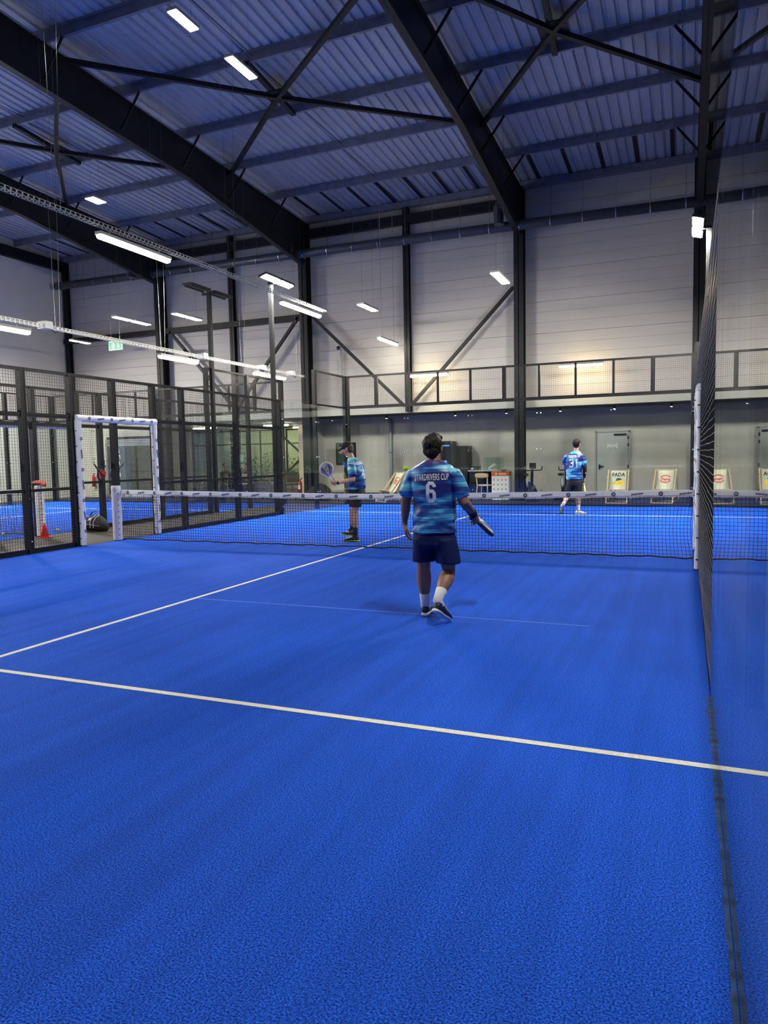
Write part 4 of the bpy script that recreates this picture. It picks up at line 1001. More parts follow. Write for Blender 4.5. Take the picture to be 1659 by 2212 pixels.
# ---------------------------------------------------------------- rackets
def racket(name, loc, axis, nrm, label, frame='white', face='logo', accent='redprint', s=1., strap=True, inner=.82, cat='racket'):
    """loc: butt of the handle; axis: towards the head; nrm: face normal"""
    A = V(axis).normalized(); N = V(nrm); N = (N - A * N.dot(A)).normalized(); B = A.cross(N)
    Mx = Matrix((B, A, N)).transposed().to_4x4(); Mx.translation = V(loc)
    t = empty(name, loc, label, cat); t.matrix_world = Mx
    def outline(k=1.):
        pts = []
        for i in range(36):
            a = 2 * PI * i / 36; x = .128 * math.cos(a); y = .135 * math.sin(a)
            if y < 0: x *= 1 - .55 * (abs(y) / .135) ** 1.6; y *= 1.12
            pts.append((x * k, .318 + y * k))
        return pts
    def slab(m, pts, z0, z1, mi=0):
        n = len(pts); m.add([(x, y, z0) for x, y in pts] + [(x, y, z1) for x, y in pts], [tuple(range(n))[::-1], tuple(range(n, 2 * n))] + [(i, (i + 1) % n, n + (i + 1) % n, n + i) for i in range(n)], mi)
    m = MB(); po, pi_ = outline(1), outline(.9); n = 36
    vs = []
    for (x, y), (x2, y2) in zip(po, pi_): vs += [(x2, y2, -.019), (x, y, -.012), (x, y, .012), (x2, y2, .019)]
    fs = []
    for i in range(n):
        j = (i + 1) % n
        for k in range(3): fs.append((4 * i + k, 4 * j + k, 4 * j + k + 1, 4 * i + k + 1))
        fs.append((4 * i + 3, 4 * j + 3, 4 * j, 4 * i))
    m.add(vs, fs); m.build('frame', frame, t, False)
    m = MB(); slab(m, outline(.905), -.0175, .0175); fc = m.build('face', face, t)
    m = MB()
    for sz in (-1, 1):
        for i in range(-4, 5):
            for j in range(-4, 5):
                if i * i + j * j < 17: m.ell((i * .019, .325 + j * .019, sz * .0176), .0045, .0045, .001, 6, 4)
    m.build('hole', 'black', fc)
    m = MB()
    for sz in (-1, 1):
        for q in (-1, 1):
            m.add([(q * .02, .21, sz * .0185), (q * .035, .215, sz * .0185), (q * .085, .36, sz * .0185), (q * .06, .40, sz * .0185)], [(0, 1, 2, 3)])
            m.add([(q * .06, .25, sz * .0185), (q * .08, .27, sz * .0185), (q * .105, .33, sz * .0185), (q * .09, .33, sz * .0185)], [(0, 1, 2, 3)])
    m.build('printed_stripe', accent, fc)
    m = MB(); m.loft([((s_ * .03, .20, 0), (.012, 0, 0), (0, 0, .014)) for s_ in (1,)] + [((.012, .13, 0), (.012, 0, 0), (0, 0, .014))], 8); m.loft([((-.03, .20, 0), (.012, 0, 0), (0, 0, .014)), ((-.012, .13, 0), (.012, 0, 0), (0, 0, .014))], 8); m.build('throat', frame, t, True)
    m = MB(); m.loft([((0, 0, 0), (.018, 0, 0), (0, 0, .015)), ((0, .012, 0), (.016, 0, 0), (0, 0, .0135)), ((0, .13, 0), (.016, 0, 0), (0, 0, .0135)), ((0, .16, 0), (.02, 0, 0), (0, 0, .014))], 12); g = m.build('grip', 'grip' if frame != 'white' else 'white', t, True)
    if strap: MB().tube([(0, -.002, 0), (.03, -.04, .01), (.02, -.09, .02), (-.03, -.08, .01), (-.015, -.03, 0), (0, 0, 0)], .004, 6).build('wrist_strap', 'black' if frame != 'white' else 'white', t, True)
    return t
MT['facegrey'] = mat('grey_racket_face', (.34, .36, .44), .4, 0, .5, 25)
MT['facered'] = mat('dark_red_racket_face', (.05, .02, .02), .4)
MT['faceblue'] = mat('blue_racket_face', (.03, .10, .42), .35)
MT['framenavy'] = mat('navy_racket_frame', (.012, .02, .05), .3)
racket('padel_racket', (-7.25, 11.72, 1.42), (-.1, .55, -.55), (1, -.3, .1), 'black and red racket hanging on the neighbouring fence, left one', 'facered', 'facered', 'redcone')
racket('padel_racket', (-7.25, 12.6, 1.42), (-.1, -.55, -.5), (1, -.2, .1), 'dark navy racket cover hanging on the neighbouring fence, right one', 'framenavy', 'navy', 'navy')

# ================================================================== PEOPLE
def bake(mb, name, mats, parent, voxel=.006, smooth_it=4, wrinkle=None, disp=None, factor=.5):
    """union the closed shells of mb into one continuous smooth surface"""
    o = mb.build(name + '_shell', mats)
    r = o.modifiers.new('r', 'REMESH'); r.mode = 'VOXEL'; r.voxel_size = voxel
    s = o.modifiers.new('s', 'SMOOTH'); s.iterations = smooth_it; s.factor = factor
    dg = bpy.context.evaluated_depsgraph_get()
    me = bpy.data.meshes.new_from_object(o.evaluated_get(dg)); me.name = name
    if wrinkle:
        amp, fx, fz, seed = wrinkle
        nm = [v.normal.copy() for v in me.vertices]
        for v, n in zip(me.vertices, nm):
            p = v.co
            q = V((p.x * fx + seed, p.y * fx, (p.z + .28 * abs(p.x)) * fz))
            a = noise.noise(q) + .5 * noise.noise(q * 2.1)
            k = 1.
            if disp: k = disp(p)
            v.co = p + n * (amp * a * k)
    me.polygons.foreach_set('use_smooth', [True] * len(me.polygons))
    me.materials.clear()
    for x in (mats if isinstance(mats, (list, tuple)) else [mats]): me.materials.append(MT[x] if isinstance(x, str) else x)
    old = o.data; bpy.data.objects.remove(o); bpy.data.meshes.remove(old)
    n = bpy.data.objects.new(name, me); col.objects.link(n); n.parent = parent
    return n
def limb(mb, pts, n=14):
    """pts: (pos, radius) or (pos, ra, rb, a_dir)"""
    P = [V(p[0]) for p in pts]; rg = []
    prev = None
    for k, p in enumerate(pts):
        d = (P[min(k + 1, len(P) - 1)] - P[max(k - 1, 0)]).normalized()
        a = V((1, 0, 0)); a = (a - d * a.dot(d))
        if a.length < .2: a = V((0, 1, 0)); a = (a - d * a.dot(d))
        a.normalize(); b = d.cross(a).normalized()
        ra = p[1]; rb = p[2] if len(p) > 2 else ra
        rg.append((P[k], a * ra, b * rb))
    # rounded ends
    d0 = (P[0] - P[1]).normalized(); d1 = (P[-1] - P[-2]).normalized()
    rg = [(P[0] + d0 * pts[0][1] * .5, rg[0][1] * .6, rg[0][2] * .6)] + rg + [(P[-1] + d1 * pts[-1][1] * .5, rg[-1][1] * .6, rg[-1][2] * .6)]
    mb.loft(rg, n)
def hand(mb, wrist, d, n, t, curl, thumb=(.5, .5), size=1., spread=.10):
    """d: finger direction, n: way the palm faces, t: thumb side"""
    W = V(wrist); d = V(d).normalized(); n = V(n); n = (n - d * n.dot(d)).normalized(); t0 = V(t); t = d.cross(n); t = t if t.dot(t0) > 0 else -t
    s = size
    mb.loft([(W - d * .01 * s, t * .026 * s, n * .020 * s), (W + d * .02 * s, t * .032 * s, n * .019 * s), (W + d * .055 * s, t * .042 * s, n * .018 * s), (W + d * .088 * s, t * .043 * s, n * .014 * s), (W + d * .098 * s, t * .036 * s, n * .010 * s)], 14)
    Ls = (.072, .080, .074, .058)
    for i in range(4):
        o = (.031 - i * .0207) * s
        b = W + d * .088 * s + t * o; ang = spread * (1.5 - i) * .5
        dd = (d * math.cos(ang) + t * math.sin(ang)).normalized(); nn = n
        pts = [b - dd * .015 * s, b]; rad = [.0095 * s, .0098 * s]; p = b; tot = 0
        for j, f_ in enumerate((.45, .31, .24)):
            c = curl[j]; dd2 = dd * math.cos(c) + nn * math.sin(c); nn = nn * math.cos(c) - dd * math.sin(c); dd = dd2
            p = p + dd * Ls[i] * f_ * s; pts.append(p); rad.append((.0090, .0082, .0070)[j] * s)
        mb.tube(pts, rad, 8); mb.ell(pts[-1], rad[-1] * .98, n=8, m=6)
    b = W + d * .028 * s + t * .024 * s
    a1 = (t * .75 + d * .6 + n * thumb[0]).normalized(); p1 = b + a1 * .042 * s; a2 = (t * .25 + d * .9 + n * thumb[1]).normalized(); p2 = p1 + a2 * .032 * s; p3 = p2 + (a2 + n * thumb[1] * .5).normalized() * .024 * s
    mb.tube([b - a1 * .01 * s, p1, p2, p3], [.014 * s, .0125 * s, .0105 * s, .0085 * s], 8); mb.ell(p3, .0083 * s, n=8, m=6)
def head(mb, c, fwd, up, s=1.):
    """c: centre of the skull; fwd: way the face looks"""
    f = V(fwd).normalized(); u = V(up); u = (u - f * u.dot(f)).normalized(); r = f.cross(u)
    R3 = Matrix((r, f, u)).transposed()
    def P(x, y, z): return V(c) + R3 @ V((x * s, y * s, z * s))
    def E(x, y, z, a, b, c_): mb.ell(P(x, y, z), a * s, b * s, c_ * s, 16, 12, rot=R3)
    E(0, -.012, .022, .077, .094, .092)            # cranium
    E(0, .030, -.010, .066, .062, .085)            # face
    E(0, .040, -.070, .046, .046, .042)            # jaw
    E(0, .070, -.094, .020, .018, .016)            # chin
    E(0, .078, .022, .052, .014, .012)             # brow
    mb.loft([(P(0, .084, .012), R3 @ V((.008, 0, 0)) * s, R3 @ V((0, .012, 0)) * s), (P(0, .094, -.012), R3 @ V((.010, 0, 0)) * s, R3 @ V((0, .014, 0)) * s), (P(0, .104, -.030), R3 @ V((.015, 0, 0)) * s, R3 @ V((0, .014, 0)) * s), (P(0, .092, -.038), R3 @ V((.013, 0, 0)) * s, R3 @ V((0, .012, 0)) * s)], 10)
    E(0, .083, -.056, .020, .010, .005); E(0, .082, -.066, .018, .009, .006)   # lips
    for q in (-1, 1):
        E(q * .080, -.012, -.012, .009, .021, .032); E(q * .045, .062, -.018, .020, .018, .018)   # ears, cheeks
    return P, R3
def eyes(par, P, s=1.):
    m = MB()
    for q in (-1, 1): m.ell(P(q * .031, .078, .002), .011 * s, n=12, m=8)
    e = m.build('eyes', 'white', par, True)
    m = MB()
    for q in (-1, 1): m.ell(P(q * .031, .087, .002), .0045 * s, n=10, m=6)
    m.build('iris', 'black', e, True)
def conform(vs, fs, mapf, bvh, direction, name, matn, parent, lift=.0035):
    out = []; D = V(direction).normalized()
    for p in vs:
        q = mapf(p); h = bvh.ray_cast(q - D * .6, D)
        out.append((h[0] - D * lift) if h[0] else None)
    ok = [f for f in fs if all(out[i] is not None for i in f)]
    vv = [o if o is not None else V((0, 0, 0)) for o in out]
    used = sorted(set(i for f in ok for i in f)); rm = {i: k for k, i in enumerate(used)}
    return MB().add([vv[i] for i in used], [tuple(rm[i] for i in f) for f in ok]).build(name, matn, parent, True)
def slice_mesh(vs, fs, step):
    bm = bmesh.new(); bv = [bm.verts.new(v) for v in vs]
    for f in fs: bm.faces.new([bv[i] for i in f])
    for ax in (0, 1):
        cs = [v.co[ax] for v in bm.verts]; a = min(cs) + step
        while a < max(cs):
            pc = V((0, 0, 0)); pc[ax] = a; pn = V((0, 0, 0)); pn[ax] = 1
            bmesh.ops.bisect_plane(bm, geom=bm.verts[:] + bm.edges[:] + bm.faces[:], plane_co=pc, plane_no=pn); a += step
    bm.verts.index_update(); r = [v.co.copy() for v in bm.verts], [[v.index for v in f.verts] for f in bm.faces]; bm.free(); return r
def poly_strokes(polys, wdt):
    """flat ribbon along polylines with mitred corners"""
    vs = []; fs = []
    for pl in polys:
        closed = pl[0] == pl[-1]; P = [V((*p, 0)) for p in (pl[:-1] if closed else pl)]; n = len(P); k0 = len(vs)
        for i in range(n):
            a = P[(i - 1) % n] if (closed or i) else None; b = P[(i + 1) % n] if (closed or i < n - 1) else None
            d1 = (P[i] - a).normalized() if a is not None else (b - P[i]).normalized(); d2 = (b - P[i]).normalized() if b is not None else d1
            n1 = V((-d1.y, d1.x, 0)); n2 = V((-d2.y, d2.x, 0)); m = (n1 + n2).normalized(); m = m / max(.5, m.dot(n1))
            vs += [P[i] + m * wdt / 2, P[i] - m * wdt / 2]
        for i in range(n if closed else n - 1):
            j = (i + 1) % n; fs.append((k0 + 2 * i, k0 + 2 * j, k0 + 2 * j + 1, k0 + 2 * i + 1))
    return vs, fs
SIX = [[(.5, .78), (.5, .86), (.36, 1.0), (.14, 1.0), (0, .86), (0, .14), (.14, 0), (.36, 0), (.5, .14), (.5, .42), (.36, .55), (.0, .55)]]
THREE = [[(0, .84), (.12, 1.0), (.38, 1.0), (.5, .86), (.5, .64), (.38, .52), (.18, .52)], [(.38, .52), (.5, .40), (.5, .14), (.38, 0), (.12, 0), (0, .16)]]
FOUR = [[(.38, -.07), (.38, 1.0), (0, .30), (.58, .30)]]
ONE = [[(-.05, .80), (.16, 1.0), (.16, -.07)]]
def socks(par, pts, matn):
    m = MB(); limb(m, pts, 14); return m.build('sock', matn, par, True)

# ---------------------------------------------------------------- near player, number 6
X6, Y6 = 2.77, 5.52
t = empty('person', (X6, Y6, 0), 'person seen from behind in a blue striped shirt numbered 6, walking to the net', 'person')
m = MB()
# torso
m.loft([((0, .01, .74), (.15, 0, 0), (0, .11, 0)), ((0, .01, .84), (.175, 0, 0), (0, .125, 0)), ((0, .02, .95), (.170, 0, 0), (0, .12, 0)), ((0, .02, 1.08), (.175, 0, 0), (0, .12, 0)), ((0, .01, 1.2), (.19, 0, 0), (0, .125, 0)), ((0, .0, 1.32), (.195, 0, 0), (0, .11, 0)), ((0, .005, 1.385), (.13, 0, 0), (0, .085, 0)), ((0, .012, 1.42), (.07, 0, 0), (0, .065, 0))], 24)
m.loft([((0, .0, 1.36), (.072, 0, 0), (0, .072, 0)), ((0, .015, 1.44), (.062, 0, 0), (0, .064, 0)), ((-.003, .03, 1.49), (.062, 0, 0), (0, .062, 0))], 16)
P_, R_ = head(m, (-.005, .03, 1.550), (.05, 1, -.08), (0, 0, 1), 1.03)
# arms
sl, el, wl = V((-.192, .0, 1.315)), V((-.272, .02, 1.07)), V((-.305, .06, .862))
limb(m, [(sl, .050), (sl.lerp(el, .45), .052), (sl.lerp(el, .85), .046), (el, .045), (el.lerp(wl, .3), .048, .044), (el.lerp(wl, .7), .036, .032), (wl, .027, .024)])
hand(m, wl, (.16, .0, -1), (.85, .35, .1), (.3, -.9, .2), (.35, .45, .35), (.25, .25), 1.12, spread=.12)
sr, er, wr = V((.196, .0, 1.315)), V((.276, .0, 1.07)), V((.312, .21, .935))
limb(m, [(sr, .050), (sr.lerp(er, .45), .053), (sr.lerp(er, .85), .047), (er, .045), (er.lerp(wr, .3), .048, .045), (er.lerp(wr, .7), .037, .033), (wr, .027, .025)])
hand(m, wr, (.05, .60, -.75), (-.75, .35, .30), (.1, .6, .6), (1.15, 1.25, .8), (.7, .6))
# legs
hl, kl, al = V((-.10, .02, .80)), V((-.128, .07, .45)), V((-.138, .13, .10))
limb(m, [(hl - V((0,0,.06)), .080), (hl.lerp(kl, .5), .080), (hl.lerp(kl, .85), .063), (kl, .060), (kl.lerp(al, .25), .070, .064), (kl.lerp(al, .45), .062, .06), (kl.lerp(al, .75), .042, .042), (al, .034, .038)])
hr, kr, ar = V((.10, .0, .80)), V((.122, .04, .44)), V((.090, -.19, .218))
limb(m, [(hr - V((0,0,.06)), .080), (hr.lerp(kr, .5), .080), (hr.lerp(kr, .85), .064), (kr, .060), (kr.lerp(ar, .25), .072, .065), (kr.lerp(ar, .45), .064, .062), (kr.lerp(ar, .75), .043, .043), (ar, .034, .038)])
for a, d in ((al, V((-.15, 1, 0))), (ar, V((.22, .85, -.60)))):
    d = d.normalized(); limb(m, [(a - d * .02 - V((0, 0, .03)), .030), (a + d * .07 - V((0, 0, .045)), .030), (a + d * .14 - V((0, 0, .055)), .026)])
body = bake(m, 'body', 'skin', t, .0058, 3)
eyes(t, P_)
# hair
m = MB(); c = P_(0, -.026, .026)
m.ell(c, .087, .096, .100, 24, 18, rot=R_); m.ell(P_(0, -.045, -.03), .072, .066, .075, 20, 14, rot=R_); m.ell(P_(.01, .03, .085), .062, .062, .04, 16, 12, rot=R_)
def hd(p): return 1.
bake(m, 'hair', 'hair', t, .0055, 2, (.010, 22, 16, 2.), hd)
# shirt
m = MB()
m.loft([((0, .01, .795), (.203, 0, 0), (0, .152, 0)), ((0, .01, .80), (.205, 0, 0), (0, .154, 0)), ((0, .01, .88), (.203, 0, 0), (0, .150, 0)), ((0, .015, 1.0), (.196, 0, 0), (0, .146, 0)), ((0, .01, 1.12), (.196, 0, 0), (0, .146, 0)), ((0, .0, 1.24), (.206, 0, 0), (0, .146, 0)), ((0, -.005, 1.33), (.216, 0, 0), (0, .128, 0)), ((0, 0, 1.385), (.175, 0, 0), (0, .102, 0)), ((0, .006, 1.425), (.100, 0, 0), (0, .084, 0)), ((0, .010, 1.438), (.080, 0, 0), (0, .078, 0))], 28)
for a, b, sg in ((sl, el, -1), (sr, er, 1)):
    q = a.lerp(b, .70) + V((sg * .012, 0, 0)); limb(m, [(a + V((-sg * .018, 0, -.004)), .076), (a.lerp(b, .25) + V((sg * .0, 0, 0)), .073), (q, .075)], 18)
sh6 = bake(m, 'shirt', shirt_mat(.3), t, .0065, 5, (.017, 6.0, 10, 1.3), lambda p: .35 + .9 * max(0, min(1, (1.15 - p.z) / .25)) if p.z < 1.3 else .35)
bv = BVHTree.FromPolygons([v.co for v in sh6.data.vertices], [p.vertices[:] for p in sh6.data.polygons])
U6 = V((.955, .296, 0)); D6 = V((-.296, .955, 0))      # his back is turned a little to the right
vs, fs = text_mb('STARDRIVERS CUP', .080, .60, .0012, 0, .012)
xs_ = [v.x for v in vs]; k = .30 / (max(xs_) - min(xs_))
conform(vs, fs, lambda p: U6 * (p.x * k - .016) + V((0, .01, 1.288 + p.y * .98 + .02 * (p.x * k))), bv, D6, 'shirt_lettering', 'shirtprint', sh6)
vs, fs = slice_mesh(*poly_strokes([[(a * .115, b * .155) for a, b in pl] for pl in SIX], .030), .012)
conform(vs, fs, lambda p: U6 * (p.x - .050) + V((0, .01, 1.083 + p.y)), bv, D6, 'shirt_number', 'shirtprint', sh6)
# shorts
m = MB()
m.loft([((0, .01, .83), (.180, 0, 0), (0, .130, 0)), ((0, .01, .76), (.200, 0, 0), (0, .142, 0)), ((0, .01, .69), (.206, 0, 0), (0, .138, 0)), ((0, .01, .66), (.202, 0, 0), (0, .12, 0))], 24)
m.loft([((-.10, .015, .74), (.100, 0, 0), (0, .128, 0)), ((-.105, .03, .62), (.108, 0, 0), (0, .120, 0)), ((-.115, .04, .535), (.107, 0, 0), (0, .116, 0)), ((-.115, .04, .525), (.105, 0, 0), (0, .114, 0))], 20)
m.loft([((.10, .005, .74), (.100, 0, 0), (0, .128, 0)), ((.112, .015, .62), (.110, 0, 0), (0, .122, 0)), ((.122, .02, .53), (.112, 0, 0), (0, .118, 0)), ((.122, .02, .52), (.110, 0, 0), (0, .116, 0))], 20)
bake(m, 'shorts', 'navy', t, .0065, 4, (.006, 6, 4, 4.))
socks(t, [(al + (kl - al).normalized() * .115, .051), (al + (kl - al).normalized() * .05, .046), (al, .044), (al + V((-.01, .05, -.04)), .042)], 'whitesock')
socks(t, [(ar + (kr - ar).normalized() * .11, .052), (ar + (kr - ar).normalized() * .05, .046), (ar, .043), (ar + V((.02, .01, -.05)), .042)], 'whitesock')
MT['navyshoe'] = mat('navy_knit_shoe', (.012, .018, .045), .6, 0, .5, 40)
shoe_mesh(t, 'shoe', .285, ('navyshoe', 'white', 'white'), (-.128, .075, .002), (-.16, 1, 0))
shoe_mesh(t, 'shoe', .285, ('navyshoe', 'white', 'white'), (.075, -.315, .0), (.22, .86, 0), .50)
MB().tube([wr + (er - wr).normalized() * .005, wr + (er - wr).normalized() * .07], [.037, .041], 16).build('wristband', 'navy', t, True)
MB().loft([(wl + V((0, 0, .02)), (.030, 0, 0), (0, .028, .0)), (wl + V((0, 0, .027)), (.030, 0, 0), (0, .028, 0))], 16).build('bracelet', 'white', t, True)
hp = wr + V((.05, .60, -.75)).normalized() * .075 + V((-.75, .35, .30)).normalized() * .025
ax = V((.12, .86, -.28)).normalized()
racket('padel_racket', V((X6, Y6, 0)) + hp - ax * .07, ax, V((.62, .28, .50)), 'blue and black padel racket held low in the right hand of player 6', 'framenavy', 'faceblue', 'white', strap=False)
MB().tube([V((X6, Y6, 0)) + hp + V(q) for q in ((-.01, -.04, .05), (-.05, -.05, .03), (-.055, -.04, -.03), (-.02, -.04, -.05), (.005, -.04, 0), (-.01, -.04, .05))], .006, 6).build('wrist_strap', 'yellowgreen', None, True)
o = bpy.data.objects['wrist_strap.001'] if 'wrist_strap.001' in bpy.data.objects else None
strap = [x for x in bpy.data.objects if x.name.startswith('wrist_strap') and x.parent is None][-1]
rk = [x for x in bpy.data.objects if x.get('label', '').startswith('blue and black padel racket')][0]
bpy.context.view_layer.update(); strap.parent = rk; strap.matrix_parent_inverse = rk.matrix_world.inverted()

# ---------------------------------------------------------------- far left player with a cap, facing left
XM, YM = -.53, 10.92
t = empty('person', (XM, YM, 0), 'person in a black cap and blue striped shirt facing left beyond the net', 'person')
m = MB()
# x = left/right in the picture; he faces -x; width runs along y
m.loft([((.02, 0, .86), (.115, 0, 0), (0, .15, 0)), ((.03, 0, .95), (.125, 0, 0), (0, .16, 0)), ((.04, 0, 1.08), (.12, 0, 0), (0, .155, 0)), ((.035, 0, 1.22), (.125, 0, 0), (0, .17, 0)), ((.01, 0, 1.34), (.115, 0, 0), (0, .18, 0)), ((-.015, 0, 1.42), (.075, 0, 0), (0, .12, 0)), ((-.035, 0, 1.46), (.06, 0, 0), (0, .065, 0))], 24)
m.loft([((-.02, 0, 1.40), (.065, 0, 0), (0, .065, 0)), ((-.055, 0, 1.48), (.058, 0, 0), (0, .055, 0)), ((-.085, 0, 1.55), (.058, 0, 0), (0, .052, 0))], 16)
P_, R_ = head(m, (-.125, 0, 1.625), (-1, -.12, -.42), (-.4, 0, 1), 1.0)
sl, el, wl = V((.03, -.18, 1.33)), V((.09, -.235, 1.09)), V((-.205, -.30, 1.035))
limb(m, [(sl, .046), (sl.lerp(el, .45), .050), (sl.lerp(el, .85), .043), (el, .042), (el.lerp(wl, .3), .044, .042), (el.lerp(wl, .7), .034, .03), (wl, .025, .022)])
hand(m, wl, (-1, -.1, .10), (.1, .9, .35), (.1, .0, 1), (1.0, 1.25, .9), (.6, .7))
sr, er, wr = V((-.0, .18, 1.33)), V((.02, .22, 1.08)), V((-.17, .16, .93))
limb(m, [(sr, .046), (sr.lerp(er, .45), .050), (sr.lerp(er, .85), .043), (er, .042), (er.lerp(wr, .3), .044, .042), (er.lerp(wr, .7), .034, .03), (wr, .025, .022)])
hand(m, wr, (-.55, -.1, -.8), (.5, -.6, -.2), (-.6, -.3, .6), (.25, .3, .2), (.1, .1), spread=.25)
hl, kl, al = V((.06, -.09, .86)), V((.045, -.10, .50)), V((.055, -.12, .11))
limb(m, [(hl - V((0, 0, .07)), .080), (hl.lerp(kl, .5), .078), (hl.lerp(kl, .85), .060), (kl, .055), (kl.lerp(al, .25), .060), (kl.lerp(al, .45), .054), (kl.lerp(al, .75), .037), (al, .033)])
hr, kr, ar = V((.03, .09, .86)), V((-.10, .10, .52)), V((-.125, .12, .21))
limb(m, [(hr - V((0, 0, .07)), .080), (hr.lerp(kr, .5), .078), (hr.lerp(kr, .85), .060), (kr, .055), (kr.lerp(ar, .25), .058), (kr.lerp(ar, .45), .052), (kr.lerp(ar, .75), .036), (ar, .033)])
for a, d in ((al, V((-1, -.2, 0))), (ar, V((-.9, .1, -.25)))):
    d = d.normalized(); limb(m, [(a - V((0, 0, .04)), .032), (a + d * .08 - V((0, 0, .055)), .03), (a + d * .15 - V((0, 0, .065)), .026)])
bake(m, 'body', 'skin_pale', t, .006, 3)
eyes(t, P_)
m = MB(); m.ell(P_(0, -.028, .018), .083, .088, .088, 22, 14, rot=R_); m.ell(P_(0, -.045, -.03), .066, .055, .06, 18, 12, rot=R_)
bake(m, 'hair', 'hair_grey', t, .006, 2, (.004, 30, 30, 2.))
cap = MB(); cap.ell(P_(0, -.008, .050), .092, .104, .085, 26, 16, rot=R_)
rg = []
for i in range(6):
    a = i / 5; rg.append((P_(0, .085 + .085 * a, .048 - .02 * a * a), R_ @ V((.074 * (1 - .45 * a * a), 0, 0)), R_ @ V((0, 0, .006))))
cap.loft(rg, 18); bake(cap, 'cap', 'blackcloth', t, .005, 2)
m = MB()
m.loft([((.035, 0, .915), (.155, 0, 0), (0, .19, 0)), ((.035, 0, .92), (.157, 0, 0), (0, .192, 0)), ((.04, 0, 1.02), (.152, 0, 0), (0, .185, 0)), ((.045, 0, 1.12), (.146, 0, 0), (0, .183, 0)), ((.035, 0, 1.24), (.145, 0, 0), (0, .192, 0)), ((.01, 0, 1.34), (.132, 0, 0), (0, .20, 0)), ((-.012, 0, 1.41), (.10, 0, 0), (0, .145, 0)), ((-.035, 0, 1.47), (.070, 0, 0), (0, .078, 0))], 26)
for a, b, sg in ((sl, el, -1), (sr, er, 1)):
    limb(m, [(a + V((0, -sg * .03, .0)), .074), (a.lerp(b, .3), .072), (a.lerp(b, .72), .070)], 16)
shm = bake(m, 'shirt', shirt_mat(3.1), t, .007, 5, (.011, 6, 8, 5.1))
bv = BVHTree.FromPolygons([v.co for v in shm.data.vertices], [p.vertices[:] for p in shm.data.polygons])
vs, fs = slice_mesh(*poly_strokes([[(a * .15, b * .21) for a, b in pl] for pl in FOUR], .036), .012)
conform(vs, fs, lambda p: V((0, p.x - .05, 1.11 + p.y)), bv, (-1, 0, 0), 'shirt_number', 'shirtprint', shm)
vs, fs = text_mb('STARDRIVERS CUP', .07, .5, .002, 0, .015)
conform(vs, fs, lambda p: V((0, p.x, 1.375 + p.y)), bv, (-1, 0, 0), 'shirt_lettering', 'shirtprint', shm)
m = MB()
m.loft([((.03, 0, .95), (.135, 0, 0), (0, .165, 0)), ((.04, 0, .84), (.155, 0, 0), (0, .18, 0)), ((.035, 0, .76), (.145, 0, 0), (0, .17, 0))], 24)
for h_, k_, yy in ((hl, kl, -.095), (hr, kr, .095)):
    m.loft([((h_.x - .01, yy, .82), (.125, 0, 0), (0, .10, 0)), ((h_.lerp(k_, .35).x, yy, .73), (.115, 0, 0), (0, .098, 0)), ((h_.lerp(k_, .66).x, yy, .625), (.112, 0, 0), (0, .096, 0)), ((h_.lerp(k_, .66).x, yy, .615), (.110, 0, 0), (0, .095, 0))], 20)
bake(m, 'shorts', 'blackcloth', t, .0075, 4, (.006, 6, 4, 8.))
socks(t, [(al + V((0, 0, .135)), .042), (al + V((0, 0, .05)), .038), (al, .038), (al + V((-.04, 0, -.04)), .04)], 'blacksock')
socks(t, [(ar + V((.01, 0, .135)), .042), (ar + V((0, 0, .05)), .038), (ar, .038), (ar + V((-.04, 0, -.04)), .04)], 'blacksock')
MT['blackshoe'] = mat('black_sports_shoe', (.014, .015, .013), .6, 0, .6, 60)
shoe_mesh(t, 'shoe', .29, ('blackshoe', 'lime', 'lime'), (.115, -.115, .002), (-1, -.15, 0))
shoe_mesh(t, 'shoe', .29, ('blackshoe', 'lime', 'lime'), (-.07, .12, .085), (-1, .12, 0), -.12)
MB().tube([wl + (el - wl).normalized() * .01, wl + (el - wl).normalized() * .045], [.030, .032], 14).build('wristband', 'black', t, True)
MB().tube([wr + (er - wr).normalized() * .01, wr + (er - wr).normalized() * .03], [.030, .031], 14).build('watch', 'black', t, True)
hp = V((XM, YM, 0)) + wl + V((-1, -.1, .1)).normalized() * .07 + V((.1, .9, .35)).normalized() * .02
ax = V((-.38, -.1, .80)).normalized()
racket('padel_racket', hp - ax * .07, ax, V((.15, -1, .1)), 'white and red padel racket held up by the player in the cap', 'white', 'facegrey', 'logo')

# ---------------------------------------------------------------- far right player, number 31
X3, Y3 = 2.42, 17.1
t = empty('person', (X3, Y3, 0), 'person seen from behind with black hair and shirt numbered 31 on the far side', 'person')
m = MB()
m.loft([((-.03, .01, .76), (.15, 0, 0), (0, .11, 0)), ((-.04, .01, .88), (.165, 0, 0), (0, .12, 0)), ((-.045, .02, 1.02), (.155, 0, 0), (0, .115, 0)), ((-.04, .02, 1.2), (.175, 0, 0), (0, .12, 0)), ((-.03, .0, 1.4), (.19, 0, 0), (0, .11, 0)), ((-.02, .005, 1.47), (.12, 0, 0), (0, .08, 0)), ((-.01, .01, 1.52), (.065, 0, 0), (0, .06, 0))], 24)
m.loft([((-.01, .0, 1.45), (.062, 0, 0), (0, .065, 0)), ((0, .01, 1.56), (.056, 0, 0), (0, .058, 0)), ((.005, .02, 1.62), (.056, 0, 0), (0, .058, 0))], 16)
P_, R_ = head(m, (.01, .025, 1.69), (.25, 1, -.1), (0, 0, 1), 1.0)
sl, el, wl = V((-.23, .0, 1.39)), V((-.29, .06, 1.14)), V((-.22, .28, 1.06))
limb(m, [(sl, .046), (sl.lerp(el, .45), .050), (sl.lerp(el, .85), .044), (el, .043), (el.lerp(wl, .3), .045), (el.lerp(wl, .7), .035), (wl, .026)])
